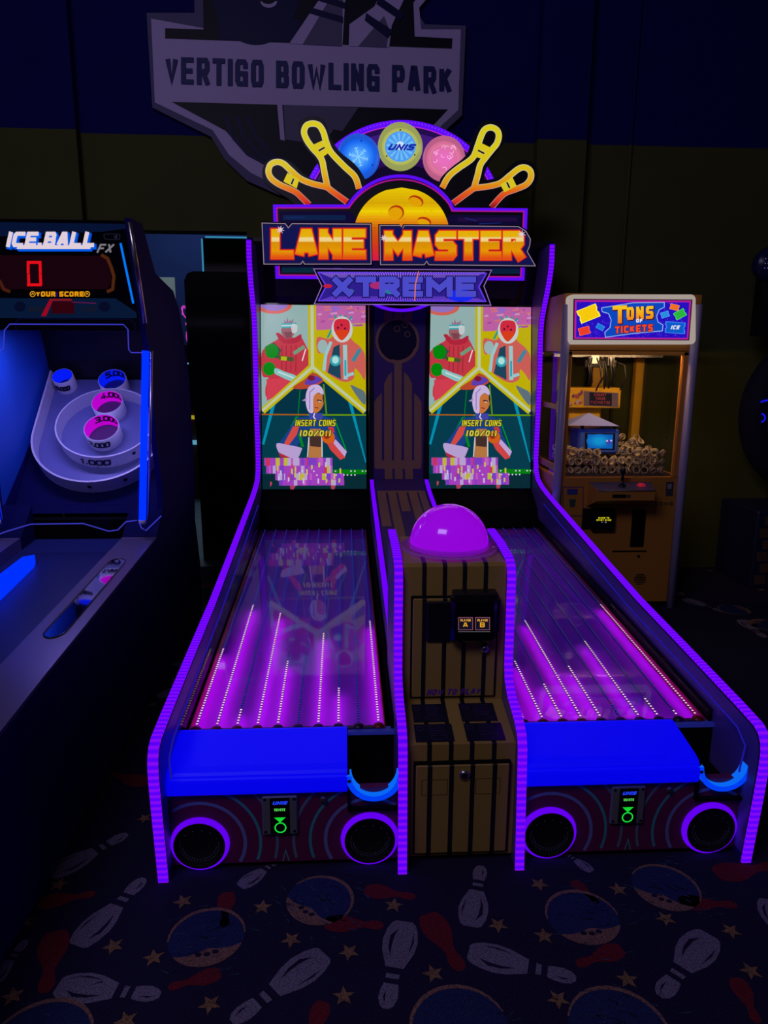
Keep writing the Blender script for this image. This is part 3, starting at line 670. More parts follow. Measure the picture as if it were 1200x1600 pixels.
    for t in (math.radians(192), math.radians(348)): b.disc((cxw+.0795*math.cos(t), .0212, czw+.0795*math.sin(t)), .006, (0, -1, 0), CHROME, 10)
    b.build('lit_arch', well)
    # front plate with printed rings
    fx0, fx1 = (-.908, -.197) if s < 0 else (.197, .908)
    b = MB(); b.box(fx0, fx1, .045, .07, .02, .272, MAROON); b.box(fx0, fx1, .06, .09, 0, .02, MATTE)
    def ring(X, Z, r_, t, col):
        for k in range(72):
            a0, a1 = 2*math.pi*k/72, 2*math.pi*(k+1)/72; q = [(X+rr_*math.cos(a_), Z+rr_*math.sin(a_)) for rr_, a_ in ((r_-t/2, a0), (r_+t/2, a0), (r_+t/2, a1), (r_-t/2, a1))]
            if all(fx0 < x < fx1 and .021 < z < .271 for x, z in q) and all(math.hypot(x-wcx, z-.327) > .09 for x, z in q): b.poly([(x, .0445, z) for x, z in q], ARTP, col=col)
    wcx = cxw
    spk = [(fx0+.090, .0945), (fx1-.090, .0945)]
    for k, (X, Z) in enumerate(spk):
        o_ = spk[1-k][0]
        for r_, t, col in ((.140, .011, (.20, .24, .62)), (.188, .009, (.06, .40, .50)), (.240, .009, (.14, .24, .36))):
            if True: ring(X, Z, r_, t, col) if r_ < .2 or abs(X-o_) > 0 else None
    mx = (fx0+fx1)/2
    b.poly([(mx-.012, .0442, .022), (mx-.008, .0442, .022), (mx, .0442, .052), (mx, .0442, .066)], ARTP, col=(.10, .42, .50)); b.poly([(mx+.012, .0442, .022), (mx+.008, .0442, .022), (mx, .0442, .052), (mx, .0442, .066)], ARTP, col=(.10, .42, .50))
    fp = b.build('front_plate', bm)
    for X, Z in spk:
        b = MB(); b.lathe([(.092, .0455), (.090, .038), (.080, .030)], (X, 0, Z), (0, 1, 0), RINGGLOW, 40)
        b.lathe([(.080, .030), (.078, .028), (.074, .032), (0.0001, .032)], (X, 0, Z), (0, 1, 0), SPK, 40)
        for t in range(0, 360, 9):
            for r_ in (.052, .060):
                if r_ == .052 and not 180 < t < 360: continue
                if 15 < t < 165 and t % 27: continue
                b.disc((X+r_*math.cos(math.radians(t)), .0312, Z+r_*.9*math.sin(math.radians(t))), .0013, (0, -1, 0), pbr('grille_glint', (.5, .5, 1.0), .5) if 'grille_glint' not in MATS else MATS['grille_glint'], 6)  # pale blue dots paint the reflections on the grille metal
        b.build('speaker', fp)
    # ticket dispenser plate
    tx, tz = -.567+off, .190
    if s > 0: tx = .537
    b = MB(); b.bbox(tx-.055, tx+.055, .034, .046, tz-.067, tz+.067, pbr('dispenser_grey', (.16, .17, .20), .5) if 'dispenser_grey' not in MATS else MATS['dispenser_grey'], .004)
    for dx in (-.045, .045):
        for dz in (-.055, .057): b.disc((tx+dx, .0333, tz+dz), .005, (0, -1, 0), BLKG, 8)
    b.box(tx-.030, tx+.030, .0325, .034, tz-.06, tz+.062, BLKG)
    A = Art(lambda x, y, l: Vector((x, .032-l*.0005, y)), ARTE, b)
    A.text('UNIS', tx-.022, tz+.052, tx+.022, tz+.040, .0038, (30, 60, 235), 0, slant=.3, gap=.15)
    A.text('TICKETS', tx-.017, tz+.027, tx+.017, tz+.018, .0022, (90, 215, 90), 0)
    A.p([(tx-.018, tz-.004), (tx+.018, tz-.004), (tx, tz-.022)], (20, 215, 50), 0)
    A.st(ell(tx+.001, tz-.04, .0165, .0165, 24), .004, (20, 225, 60), 0, closed=True)
    b.build('ticket_dispenser', fp)
    b = MB(); b.lathe([(.011, .046), (.011, .036), (.008, .034), (.0001, .034)], (tx+.135, 0, .238), (0, 1, 0), GREYMET, 14); b.build('lock', fp)
    # small printed arrows at the foot of each lane strip
    b = MB()
    b.box(x0, x1, .255, .272, .345, .362, pbr('lane_lip', (.03, .02, .05), .4) if s < 0 else MATS['lane_lip'])
    for i in range(10):
        X = cx+(i-4.5)*SP; col = [(110, 12, 16), (110, 12, 16), (110, 12, 16), (120, 14, 16), (30, 20, 50), (40, 30, 90), (60, 30, 110), (60, 20, 60), (30, 16, 50), (130, 20, 14)][i]
        b.lathe([(.018, 0), (.016, .005), (.009, .008), (.0001, .009)], (X, .266, .362), (0, 0, 1), pbr(f'arrow_tint_{col[0]}_{col[2]}', L3(col), .4) if f'arrow_tint_{col[0]}_{col[2]}' not in MATS else MATS[f'arrow_tint_{col[0]}_{col[2]}'], 14)
    b.build('foul_line', lane)

# ---- divider between the lanes
def striped(name, base, dark, centres, hw):
    m, N, K = newmat(name); bs = N['Principled BSDF']; bs.inputs['Roughness'].default_value = .42
    g = N.new('ShaderNodeNewGeometry'); s_ = N.new('ShaderNodeSeparateXYZ'); K.new(g.outputs['Position'], s_.inputs[0]); acc = None
    for c in centres:
        k = N.new('ShaderNodeMath'); k.operation = 'COMPARE'; k.inputs[1].default_value = c; k.inputs[2].default_value = hw; K.new(s_.outputs['X'], k.inputs[0])
        if acc is None: acc = k.outputs[0]
        else:
            q = N.new('ShaderNodeMath'); q.operation = 'MAXIMUM'; K.new(acc, q.inputs[0]); K.new(k.outputs[0], q.inputs[1]); acc = q.outputs[0]
    x = N.new('ShaderNodeMix'); x.data_type = 'RGBA'; K.new(acc, x.inputs['Factor']); x.inputs['A'].default_value = (*base, 1); x.inputs['B'].default_value = (*dark, 1)
    K.new(x.outputs['Result'], bs.inputs['Base Color'])
    return m
GOLD = (.42, .27, .06)
STRIPES = striped('gold_black_striped_vinyl', GOLD, (.008, .007, .016), (-.100, -.032, .034, .104), .0075)
PURP = pbr('dark_purple_vinyl', (.07, .028, .24), .5)
BROWN = (.40, .22, .15)
rail = FRONT[8:17]
b = MB()
dk = [(y, z-.022) for y, z in rail if y > .5]
b.prism_x(dk+[(2.75, .80), (2.75, .3), (.55, .3)], -.166, .166, PURP)
def deckz(y):
    for (a, za), (c, zc) in zip(rail[:-1], rail[1:]):
        if a <= y <= c: return za+(zc-za)*(y-a)/(c-a)-.0205
    return rail[-1][1]-.0205
A = Art(lambda x, y, l: Vector((x, y, deckz(y)+.0004+.0003*l)), ARTP, b)
for xa, xb, ya, yb in ((-.150, -.096, 1.95, 2.56), (-.082, -.030, .66, 2.56), (-.018, .036, 2.2, 2.56), (.050, .104, .66, 2.56), (.116, .160, .9, 2.56), (-.15, .16, 2.55, 2.58)):
    n = 10
    for k in range(n): A.p([(xa, ya+(yb-ya)*k/n), (xb, ya+(yb-ya)*k/n), (xb, ya+(yb-ya)*(k+1)/n), (xa, ya+(yb-ya)*(k+1)/n)], BROWN)
div = b.build('centre_divider', bm)
for s in (-1, 1):
    b = MB(); b.prism_x([(.62, .2), (.62, FRONT[10][1]+.006)]+[r_ for r_ in rail if r_[0] > .6]+[(2.72, .5), (2.72, .2)], s*.18-.012, s*.18+.012, INNERLAM)
    sp_ = b.build('divider_side', div)
    b = MB(); b.band([(.62, FRONT[10][1]+.006)]+[r_ for r_ in rail if r_[0] > .6], s*.18-.012, s*.18+.012, .007, STRIPP); b.build('led_trim', sp_)
# ---- upright panel between the screens, printed with a pin and ball
b = MB(); b.box(-.196, .196, 2.755, 3.06, .5, 1.96, BLK); b.box(-.165, .165, 2.748, 2.756, .76, 1.95, PURP)
A = Art(on_y(2.7475), ARTP, b)
cc = lambda x, y: (560+x/4.1, 470+y/4.1)
def cpl(pts, col, l=1): A.p([cc(x, y) for x, y in pts], col, l)
for xa, xb, top in ((165, 212, 62), (230, 282, 62), (295, 345, 62)): cpl([(xa, top), (xb, top), (xb, 125), (xa, 125)], BROWN)
A.st([cc(x, y) for x, y in ell(250, 255, 132, 140, 40)], 4.2, BROWN, 2, closed=True); A.st([cc(x, y) for x, y in ell(252, 262, 118, 122, 20, 20, 110)], 2, BROWN, 2)
cpl(ell(250, 255, 126, 134, 40), (.012, .008, .05), 1)
for x, y, r_ in ((247, 180, 18), (298, 156, 16), (314, 214, 17)): A.st([cc(u, v) for u, v in ell(x, y, r_, r_, 14)], .9, BROWN, 3, closed=True)
cpl([(230, 395), (278, 395), (276, 1025), (228, 1025)], BROWN)
cpl([(165, 530), (190, 480), (214, 455), (214, 1025), (165, 1025)], BROWN); cpl([(292, 455), (318, 480), (343, 530), (343, 1025), (292, 1025)], BROWN)
cpl([(102, 650), (120, 620), (150, 590), (150, 1025), (102, 1025)], BROWN); cpl([(357, 590), (386, 620), (404, 650), (404, 1025), (357, 1025)], BROWN)
cpl([(102, 1022), (404, 1022), (402, 1070), (395, 1076), (110, 1076), (104, 1070)], BROWN)
for xa, xb in ((168, 216), (232, 282), (298, 348)): cpl([(xa, 1076), (xb, 1076), (xb+4, 1160), (xa+2, 1160)], BROWN)
b.build('centre_column', bm)

# ---- console
CP = [(0, 0), (.02, .25), (.035, .40), (.05, .435), (.09, .46), (.20, .495), (.245, .53), (.262, .58), (.27, .75), (.272, .88), (.285, .915), (.32, .932), (.45, .948), (.62, .955)]
con = MB()
BODY = [(.05, .02), (.06, .405), (.275, .447), (.285, .915), (.30, .925), (.62, .935), (.62, .02)]
con.prism_x(BODY, -.172, .172, STRIPES)
con.box(-.172, .172, .07, .6, 0, .02, MATTE)
con_o = con.build('console', bm)
for s in (-1, 1):
    b = MB(); b.prism_x(CP+[(.62, 0)], s*.186-.013, s*.186+.013, INNERLAM); p = b.build('console_side', con_o)
    b = MB(); b.band(CP, s*.186-.014, s*.186+.014, .008, STRIP); b.build('led_trim', p)
BLKV = pbr('placard_black', (.008, .008, .03), .3)
def xz_rect(px0, py0, px1, py1, Y):
    a0 = at_y(px0, py0, Y); a1 = at_y(px1, py1, Y); return a0.x, a1.x, min(a0.z, a1.z), max(a0.z, a1.z)
x0, x1, z0, z1 = -.138, .142, .463, .812
b = MB(); b.bbox(x0-.006, x1+.006, .270, .284, z0-.006, z1+.006, MATTE, .003); b.bbox(x0, x1, .266, .280, z0, z1, STRIPES, .003)
A = Art(lambda x, y, l: Vector((x, .2652-l*.0004, y)), ARTP, b); A.text('HOW TO PLAY', x0+.05, .492, x1-.05, .470, .0052, (.17, .03, .42), 0, slant=.25, gap=.22)
door1 = b.build('upper_door', con_o)
b = MB(); b.bbox(-.150, .156, .042, .060, .03, .352, MATTE, .003); b.bbox(-.144, .150, .038, .056, .036, .346, STRIPES, .003)
for xa, xb in ((-.125, -.045), (.045, .122)):
    A = Art(lambda x, y, l: Vector((x, .0375-l*.0004, y)), ARTP, b); A.st([(xa, .245), (xb, .245), (xb, .298), (xa, .298)], .0016, (.06, .035, .01), 0, closed=True)
door2 = b.build('lower_door', con_o)
b = MB(); b.lathe([(.017, .04), (.017, .034), (.010, .030), (.0001, .030)], (.008, 0, .312), (0, 1, 0), CHROME, 20); b.lathe([(.009, .0295), (.0001, .0290)], (.008, 0, .312), (0, 1, 0), BLKG, 12); b.build('lock', door2)
b = MB(); x0, x1, z0, z1 = xz_rect(667, 940, 704, 1003, .262); b.bbox(x0, x1, .258, .29, z0, z1, BLK, .004); b.build('bill_acceptor', door1)
b = MB(); x0, x1, z0, z1 = xz_rect(706, 936, 776, 1006, .22); b.bbox(x0, x1, .22, .29, z0, z1, BLKG, .012)
b.bbox(x0+.01, x1+.004, .235, .29, z1-.005, z1+.012, BLK, .004); b.bbox(x1-.004, x1+.014, .24, .29, z0+.03, z1-.01, BLK, .003)
A = Art(on_y(.2192, .0004), ARTE, b)
for xa, n_ in ((716.5, 'A'), (743, 'B')):
    A.p([(xa, 965), (xa+22, 965), (xa+22, 984), (xa, 984)], (14, 14, 34), 0); A.st([(xa, 965), (xa+22, 965), (xa+22, 984), (xa, 984)], 1.2, (120, 70, 90), 1, closed=True)
    A.text('PLAYER', xa+3, 967.5, xa+19, 971, .9, (230, 165, 60), 2); A.text(n_, xa+7, 972.5, xa+14.5, 980, 1.5, (235, 165, 30), 2)
A.st([(716, 987), (766, 987)], .8, (110, 110, 120), 1)
b.build('card_reader', door1)
b = MB(); c = at_y(757, 1013, .262); b.lathe([(.012, .268), (.012, .252), (.006, .250), (.0001, .25)], (c.x, 0, c.z), (0, 1, 0), CHROME, 16); b.build('lock', door1)
n_ = Vector((0, -(.447-.405), .215)).normalized(); o_ = Vector((0, .06, .405)); d_ = Vector((0, .215, .042)).normalized()
for (xa, xb, ta, tb) in ((-.140, -.035, .105, .195), (.018, .135, .105, .195), (-.142, -.020, .012, .094), (.020, .142, .012, .094)):
    b = MB(); q = [o_+d_*t+Vector((x, 0, 0))+n_*.003 for x, t in ((xa, ta), (xb, ta), (xb, tb), (xa, tb))]; b.slab(q, -n_*.004, BLKV)
    rr2 = random.Random(int(xa*1000))
    for k in range(5):
        t = tb-.012-k*.011; xl = xb-.012-rr2.uniform(0, .02); xs_ = xa+.045
        b.poly([o_+d_*tt+Vector((xx, 0, 0))+n_*.0036 for xx, tt in ((xs_, t), (xl, t), (xl, t+.003), (xs_, t+.003))], ARTP, col=(.05, .03, .12))
    A = Art(lambda x, y, l: o_+d_*y+Vector((x, 0, 0))+n_*.0037, ARTP, b); A.st(ell(xa+.018, tb-.022, .010, .010, 14), .0025, (.06, .03, .14), 0, closed=True); A.st(ell((xa+xb)/2+.015, ta+.018, .026, .010, 16), .002, (.05, .03, .12), 0, closed=True)
    b.build('instruction_placard', con_o)
DOME = glossy_emit('magenta_lit_dome', (150, 0, 222), .92, (.10, .02, .16), .12, coat=.6)
FLAN = clear('dome_flange_acrylic', (.9, .8, 1), ior=1.45, rough=.08, frost=.6)
b = MB(); dc = (.004, .455, .935); R_ = .137
b.lathe([(R_*math.cos(t), .018+R_*.99*math.sin(t)) for t in [i*math.pi/2/14 for i in range(15)]], dc, (0, 0, 1), DOME, 48)
b.lathe([(R_, .018), (R_, .004)], dc, (0, 0, 1), DOME, 48)
dome = b.build('dome_light', con_o)
b = MB(); b.lathe([(R_+.001, .022), (.150, .016), (.166, .014), (.168, .008), (.166, .002), (R_+.001, .002)], dc, (0, 0, 1), FLAN, 48)
for k in range(8): b.disc((dc[0]+.157*math.cos(k*math.pi/4+.4), dc[1]+.157*math.sin(k*math.pi/4+.4), dc[2]+.0165), .005, (0, 0, 1), CHROME, 8)
b.build('flange', dome)

# ---- marquee
YM = 2.60
mq = MB()
DKN = (14, 8, 40)
fout = [(429, 322), (544, 322)]+[(625.4+94*math.cos(math.radians(a)), 369+94*math.sin(math.radians(a))) for a in range(212, 329, 6)]+[(708, 327), (822, 328), (817, 436), (433, 433)]
mq.slab([at_y(x, y, YM) for x, y in fout], (0, .08, 0), BLK)
A = Art(on_y(YM, .001), ARTE, mq)
A.p([(437, 330), (546, 330), (560, 345), (690, 345), (704, 335), (814, 336), (811, 428), (440, 426)], (14, 6, 46), 1)
for (xa, ya, xb, yb, col) in ((442, 336, 540, 344, (10, 30, 70)), (715, 340, 808, 346, (30, 10, 60)), (440, 418, 490, 426, (6, 40, 60)), (768, 420, 812, 428, (6, 30, 60))): A.p([(xa, ya), (xb, ya), (xb, yb), (xa, yb)], col, 2)
RG = random.Random(11)
for i in range(16):
    x = RG.uniform(445, 800); y = RG.uniform(332, 426); A.st([(x, y), (x+RG.uniform(10, 40), y-RG.uniform(-6, 10))], 1.2, RG.choice([(0, 80, 80), (90, 20, 110), (20, 40, 120)]), 2)
def ygrad(stops):
    def f(y):
        if y <= stops[0][0]: return stops[0][1]
        for (a, ca), (c, cb) in zip(stops[:-1], stops[1:]):
            if a <= y <= c: k = (y-a)/(c-a); return tuple(max(ca[i]+(cb[i]-ca[i])*k, 1.01) for i in range(3))
        return stops[-1][1]
    f.ys = [q[0] for q in stops]
    return f
bg = ygrad([(292, (230, 200, 0)), (318, (215, 165, 0)), (330, (238, 205, 0)), (345, (225, 140, 10)), (358, (205, 90, 10)), (380, (210, 60, 20)), (400, (220, 30, 60)), (422, (200, 20, 110))])
# yellow ball
bx, by, br = 627.5, 368, 75
n = 26
for i in range(n):
    ya = by-br+(2*br)*i/n*.76; yb = by-br+(2*br)*(i+1)/n*.76
    if ya > 424: break
    xa = math.sqrt(max(br*br-(ya-by)**2, 0)); xb = math.sqrt(max(br*br-(yb-by)**2, 0))
    A.p([(bx-xa, ya), (bx+xa, ya), (bx+xb, yb), (bx-xb, yb)], bg((ya+yb)/2), 4)
for x, y, rx, ry, rot in ((650, 314, 12, 8.5, 20), (619, 332, 12.5, 11.5, -10), (663, 346, 11, 7, 15)):
    A.p(ell(x, y, rx, ry, 20, rot=rot), (180, 50, 10), 5); A.p(ell(x-1.2, y+1.6, rx-1.2, ry-1.6, 20, rot=rot), (225, 160, 0), 6)
# purple light frame
A.st(fout, 5, (92, 10, 245), 3, closed=True); fin = [(bx_+(625-bx_)*.018, y_+(375-y_)*.055) for bx_, y_ in fout]
A.st(fin, 2.2, (170, 20, 140), 3, closed=True)
for k in range(0, 200):
    pass
marq = mq.build('marquee_frame', bm)
# arch with three medallions, behind the pins
b = MB(); ac = (627, 345)
arch = ell(ac[0], ac[1], 160, 158, 48, 178, 362)
b.slab([at_y(x, y, YM+.10) for x, y in arch], (0, .05, 0), BLK)
A = Art(on_y(YM+.098, .001), ARTE, b)
A.p(ell(ac[0], ac[1], 150, 148, 48, 180, 360), (34, 10, 78), 1)
A.p(ell(ac[0], ac[1]-20, 140, 118, 48, 200, 340), (62, 22, 120), 2); A.p(ell(ac[0], ac[1]+4, 108, 104, 40, 180, 360), (40, 6, 80), 3); A.p(ell(ac[0], ac[1]+8, 102, 96, 40, 180, 360), (14, 4, 40), 4)
A.st(ell(ac[0], ac[1], 155, 153, 60, 180, 360), 9, (96, 10, 250), 4); A.st(ell(ac[0], ac[1], 150, 148, 60, 180, 360), 1.4, (190, 40, 200), 5)
for k in range(180, 361, 2):
    a_ = math.radians(k); x, y = ac[0]+156*math.cos(a_), ac[1]+154*math.sin(a_); A.p(ell(x, y, 1.0, 1.0, 6), (150, 60, 255), 5)
archo = b.build('marquee_arch', bm)
def medal(px, py, r_, rim, glow, draw, nm):
    c = at_y(px, py, YM+.085); R_ = r_*(YM+.085-CAM.y)/F*1.0
    b = MB(); b.lathe([(R_, .012), (R_, 0), (R_*.93, -.006), (R_*.90, -.003), (.0001, -.003)], c, (0, 1, 0), glossy_emit(nm, rim, .7, (.1, .1, .2), .2), 40)
    A = Art(on_y(YM+.080, .001), ARTE, b); k = r_*.88
    steps = 7
    for i in range(steps):
        q = k*(1-i/steps*.8); t = i/(steps-1); A.p(ell(px, py, q, q, 32), tuple(rim[j]+(glow[j]-rim[j])*t for j in range(3)), 1+i*.3)
    draw(A, px, py, r_); b.build('medallion', archo)
def snow(A, x, y, r_):
    for k in range(6):
        a_ = math.radians(60*k+15); d = (math.cos(a_), math.sin(a_)); A.st([(x, y), (x+d[0]*r_*.5, y+d[1]*r_*.5)], 1.3, (150, 210, 255), 5)
        for t, s_ in ((.25, 1), (.25, -1), (.4, 1), (.4, -1)):
            a2 = a_+s_*.9; A.st([(x+d[0]*r_*t, y+d[1]*r_*t), (x+d[0]*r_*t+math.cos(a2)*4, y+d[1]*r_*t+math.sin(a2)*4)], 1, (140, 200, 255), 5)
    for a_ in (80, 205, 330): A.p(ell(x+r_*.82*math.cos(math.radians(a_)), y-r_*.82*math.sin(math.radians(a_)), 1.2, 1.2, 8), (10, 20, 60), 6)
def burst(A, x, y, r_):
    A.p(ell(x, y, r_*.74, r_*.74, 30), (80, 155, 240), 5)
    for k in range(14):
        a_ = k*2*math.pi/14; A.p([(x, y), (x+r_*.66*math.cos(a_), y+r_*.66*math.sin(a_)), (x+r_*.66*math.cos(a_+.2), y+r_*.66*math.sin(a_+.2))], (110, 190, 245), 6)
    A.p(ell(x, y-1, r_*.22, r_*.22, 14), (200, 225, 250), 6)
    A.text('UNIS', x-20, y-4, x+20, y+6, 3, (20, 40, 170), 8, slant=.5, gap=.18)
    for a_ in (90, 215, 330): A.p(ell(x+r_*.8*math.cos(math.radians(a_)), y-r_*.8*math.sin(math.radians(a_)), 1.3, 1.3, 8), (20, 30, 20), 8)
def swirl(A, x, y, r_):
    R4 = random.Random(9)
    for k in range(16):
        u, v = x+R4.uniform(-.6, .6)*r_, y+R4.uniform(-.6, .6)*r_; a0 = R4.uniform(0, 360); A.st(ell(u, v, 3.4, 2.6, 8, a0, a0+190), 1.1, (250, 175, 225), 5)
    A.st(ell(x, y, r_*.72, r_*.72, 30), 1.3, (220, 130, 150), 5, closed=True)
medal(560, 245, 31, (20, 100, 240), (90, 175, 255), snow, 'blue_medallion'); medal(625.5, 229, 32.5, (176, 184, 90), (214, 210, 90), burst, 'green_medallion'); medal(694, 248, 31, (215, 110, 150), (232, 110, 190), swirl, 'pink_medallion')
# neon pins
pg = ygrad([(228, (214, 200, 22)), (262, (216, 188, 22)), (286, (222, 150, 20)), (300, (224, 95, 22)), (314, (214, 50, 34)), (322, (150, 24, 30))])
pw = ygrad([(280, (205, 196, 150)), (300, (190, 120, 110))])
def pins(org, sil, lines, bands, slits, nm='neon_pin_pair'):
    f_ = lambda p: (org[0]+p[0]/5, org[1]+p[1]/5)
    b = MB(); b.slab([at_y(*f_(p), YM+.02) for p in smooth_closed(sil, 3)], (0, .03, 0), BLK)
    A = Art(on_y(YM+.018, .001), ARTE, b)
    for l_ in lines:
        q = [f_(p) for p in smooth_open(l_, 5)]
        A.st(q, 9.8, (215, 205, 170), 1, colf=pw); A.st(q, 7.4, (0, 0, 0), 2, colf=pg)
    for bd in bands: A.p([f_(p) for p in bd], (214, 194, 30), 3)
    for sl in slits: A.st([f_(p) for p in sl], 4.2, (200, 190, 140), 4); A.st([f_(p) for p in sl], 2.6, (20, 10, 4), 5)
    return b.build(nm, bm)
pins((400, 170), [(330, 150), (350, 85), (430, 55), (510, 70), (550, 120), (580, 220), (650, 330), (770, 430), (835, 520), (850, 600), (720, 750), (560, 768), (330, 760), (250, 700), (120, 620), (55, 550), (55, 455), (105, 395), (190, 385), (280, 420), (370, 505), (450, 550), (505, 545), (480, 420), (375, 290)],
     [[(805, 625), (772, 530), (690, 450), (590, 345), (552, 270), (525, 180), (490, 128), (440, 115), (395, 130), (375, 180), (395, 240), (440, 305), (490, 360), (518, 410), (535, 500), (558, 610)], [(712, 728), (590, 640), (550, 612), (440, 585), (345, 545), (270, 480), (215, 430), (165, 415), (115, 435), (97, 490), (120, 545), (180, 590), (250, 622), (312, 652), (365, 700), (415, 750)]],
     [[(438, 285), (518, 248), (566, 345), (512, 384)], [(246, 500), (338, 548), (318, 622), (214, 568)]], [[(490, 328), (536, 302)], [(294, 546), (276, 590)]])
pins((620, 170), [(335, 580), (400, 480), (540, 365), (590, 235), (640, 130), (700, 92), (780, 105), (842, 150), (850, 235), (800, 320), (725, 420), (690, 500), (690, 555), (800, 530), (880, 450), (960, 400), (1050, 415), (1095, 470), (1100, 560), (1040, 630), (905, 685), (830, 770), (460, 770), (425, 735)],
     [[(355, 618), (405, 530), (480, 465), (590, 385), (630, 295), (662, 205), (690, 160), (735, 145), (780, 165), (797, 210), (782, 270), (742, 320), (690, 385), (652, 440), (632, 520), (602, 622)], [(440, 738), (575, 640), (612, 620), (720, 605), (810, 580), (880, 525), (950, 470), (1000, 458), (1042, 485), (1047, 540), (1010, 592), (930, 628), (850, 657), (800, 700), (740, 770)]],
     [[(662, 268), (736, 305), (680, 395), (606, 372)], [(903, 535), (936, 603), (842, 652), (808, 592)]], [[(634, 324), (684, 350)], [(860, 574), (882, 620)]])
# name plates
YP = YM-.05
tg = ygrad([(356, (226, 168, 0)), (370, (228, 176, 10)), (372, (236, 214, 150)), (377, (236, 206, 120)), (378.5, (214, 140, 0)), (392, (226, 150, 0)), (400, (226, 96, 10)), (406, (220, 60, 20))])
def plate(out, txt, box, t, nm, orn):
    b = MB(); b.slab([at_y(x, y, YP) for x, y in out], (0, .02, 0), BLKG)
    A = Art(on_y(YP-.0005, .0009), ARTE, b); cxx = sum(p[0] for p in out)/len(out); cyy = sum(p[1] for p in out)/len(out)
    def inset(k, kx): return [(cxx+(x-cxx)*kx, cyy+(y-cyy)*k) for x, y in out]
    A.p(inset(.96, .985), (26, 20, 60), 0); A.st(inset(.93, .98), 1.2, (150, 130, 150), 1, closed=True); A.p(inset(.84, .955), (16, 18, 78), 1)
    x0, y0, x1, y1 = box
    A.text(txt, x0, y0, x1, y1, t, (190, 20, 26), 2, extra=5, gap=.10)
    A.text(txt, x0, y0, x1, y1, t, (235, 90, 20), 3, extra=2.2, gap=.10)
    A.text(txt, x0, y0, x1, y1, t, (230, 160, 0), 4, gap=.10, colf=tg)
    for x, y, r_ in orn:
        for k in range(8):
            a_ = k*math.pi/4+.2; A.p([(x+r_*math.cos(a_), y+r_*math.sin(a_)), (x+1.4*math.cos(a_+1.57), y+1.4*math.sin(a_+1.57)), (x-1.4*math.cos(a_+1.57), y-1.4*math.sin(a_+1.57))], (225, 200, 205), 6)
    return b.build(nm, bm)
plate([(408, 346), (445, 347), (450, 354), (456, 347), (581, 348), (582, 415), (476, 415), (473, 410), (470, 415), (411, 415)], 'LANE', (424, 358, 571, 404), 12.5, 'name_plate', [(438, 359, 7)])
plate([(591, 350), (624, 350), (627, 356), (630, 350), (812, 352), (824, 360), (831, 373), (830, 384), (826, 394), (839, 418), (669, 416), (665.5, 410), (662, 416), (592, 416)], 'MASTER', (601, 361, 818, 405.5), 12, 'name_plate', [(600, 372, 6), (815, 366, 7)])
b = MB(); xo = [(490, 420), (768, 422), (756, 447), (767, 477), (491, 475), (503, 447)]
YX = YP-.02
b.slab([at_y(x, y, YX) for x, y in xo], (0, .012, 0), BLKG)
A = Art(on_y(YX-.0005, .0009), ARTE, b)
xi = [(495, 424), (762, 426), (750, 448), (761, 472), (496, 470), (508, 447)]
A.p(xi, (44, 28, 140), 1); A.st(xo, 1.3, (150, 110, 190), 1, closed=True)
for k in range(66):   # printed rays
    x = 497+k*4; f_ = (x-629)*.16
    A.p([(x, 425), (x+1.9, 425), (x-f_*1.0+1, 434), (x-f_*1.0, 434)], (160, 120, 235), 2); A.p([(x-f_+1, 463), (x-f_, 463), (x, 471), (x+1.9, 471)], (130, 80, 235), 2)
A.st([(497, 426), (760, 427.5), (748, 448), (759, 471), (498, 469.5), (510, 447)], 1.6, (110, 60, 250), 3, closed=True)
A.text('XTREME', 519, 432, 744, 464, 9.5, (22, 10, 80), 3, extra=3, gap=.14); A.text('XTREME', 519, 432, 744, 464, 9.5, (74, 74, 200), 4, gap=.14)
for x, y, w_, col in ((512, 447, 10, (190, 30, 60)), (590, 446, 18, (170, 40, 110)), (545, 455, 12, (60, 90, 150)), (610, 455, 14, (40, 120, 150)), (720, 462, 30, (20, 40, 235))): A.p(ell(x, y, w_*.7, w_*.32, 12), col, 3.5)
A.st([(654, 424), (649, 445), (648, 470)], 1.6, (236, 120, 40), 5)
b.build('name_plate', bm)
b = MB(); A = Art(on_y(YM+.03, .001), ARTE, b)
arc_ = ell(627, 400, 90, 85, 24, 50, 130)
b.slab([at_y(x, y, YM+.03) for x, y in arc_], (0, .05, 0), BLK); A.st(arc_, 5, (96, 10, 250), 1); b.build('lower_arc', bm)

# ================================================================== ICE BALL STYLE ALLEY GAME (left)
XR, XL = -1.27, -2.08
XC = (XR+XL)/2
ib = thing('alley_roller_machine', 'blue lit alley roller arcade game with scoring rings and red zero display', 'arcade machine', (XC, 1.0, 0))
SIDE = [(1.36, 2.165), (1.55, 2.175), (1.66, 2.06), (1.74, 1.98), (2.10, 1.93), (2.22, 1.84), (2.30, 1.70), (2.40, 1.45), (2.40, .90), (2.36, .62), (2.45, .30), (2.45, .02), (-.9, .02), (-.9, .52), (-.2, .60), (.12, .626), (.8, .672), (1.48, .72), (1.60, .81), (1.62, .95), (1.56, 1.20), (1.55, 1.58), (1.50, 1.70)]
ICESIDE = pbr('navy_cabinet_side', (.008, .006, .12), .75, spec=.12); ICEIN = pbr('bright_blue_inner_side', (.016, .125, .62), .5); ICEDK = pbr('navy_lane', (.02, .03, .16), .35); ICEMAT = pbr('navy_ramp_felt', (.005, .006, .07), .85, spec=.1)
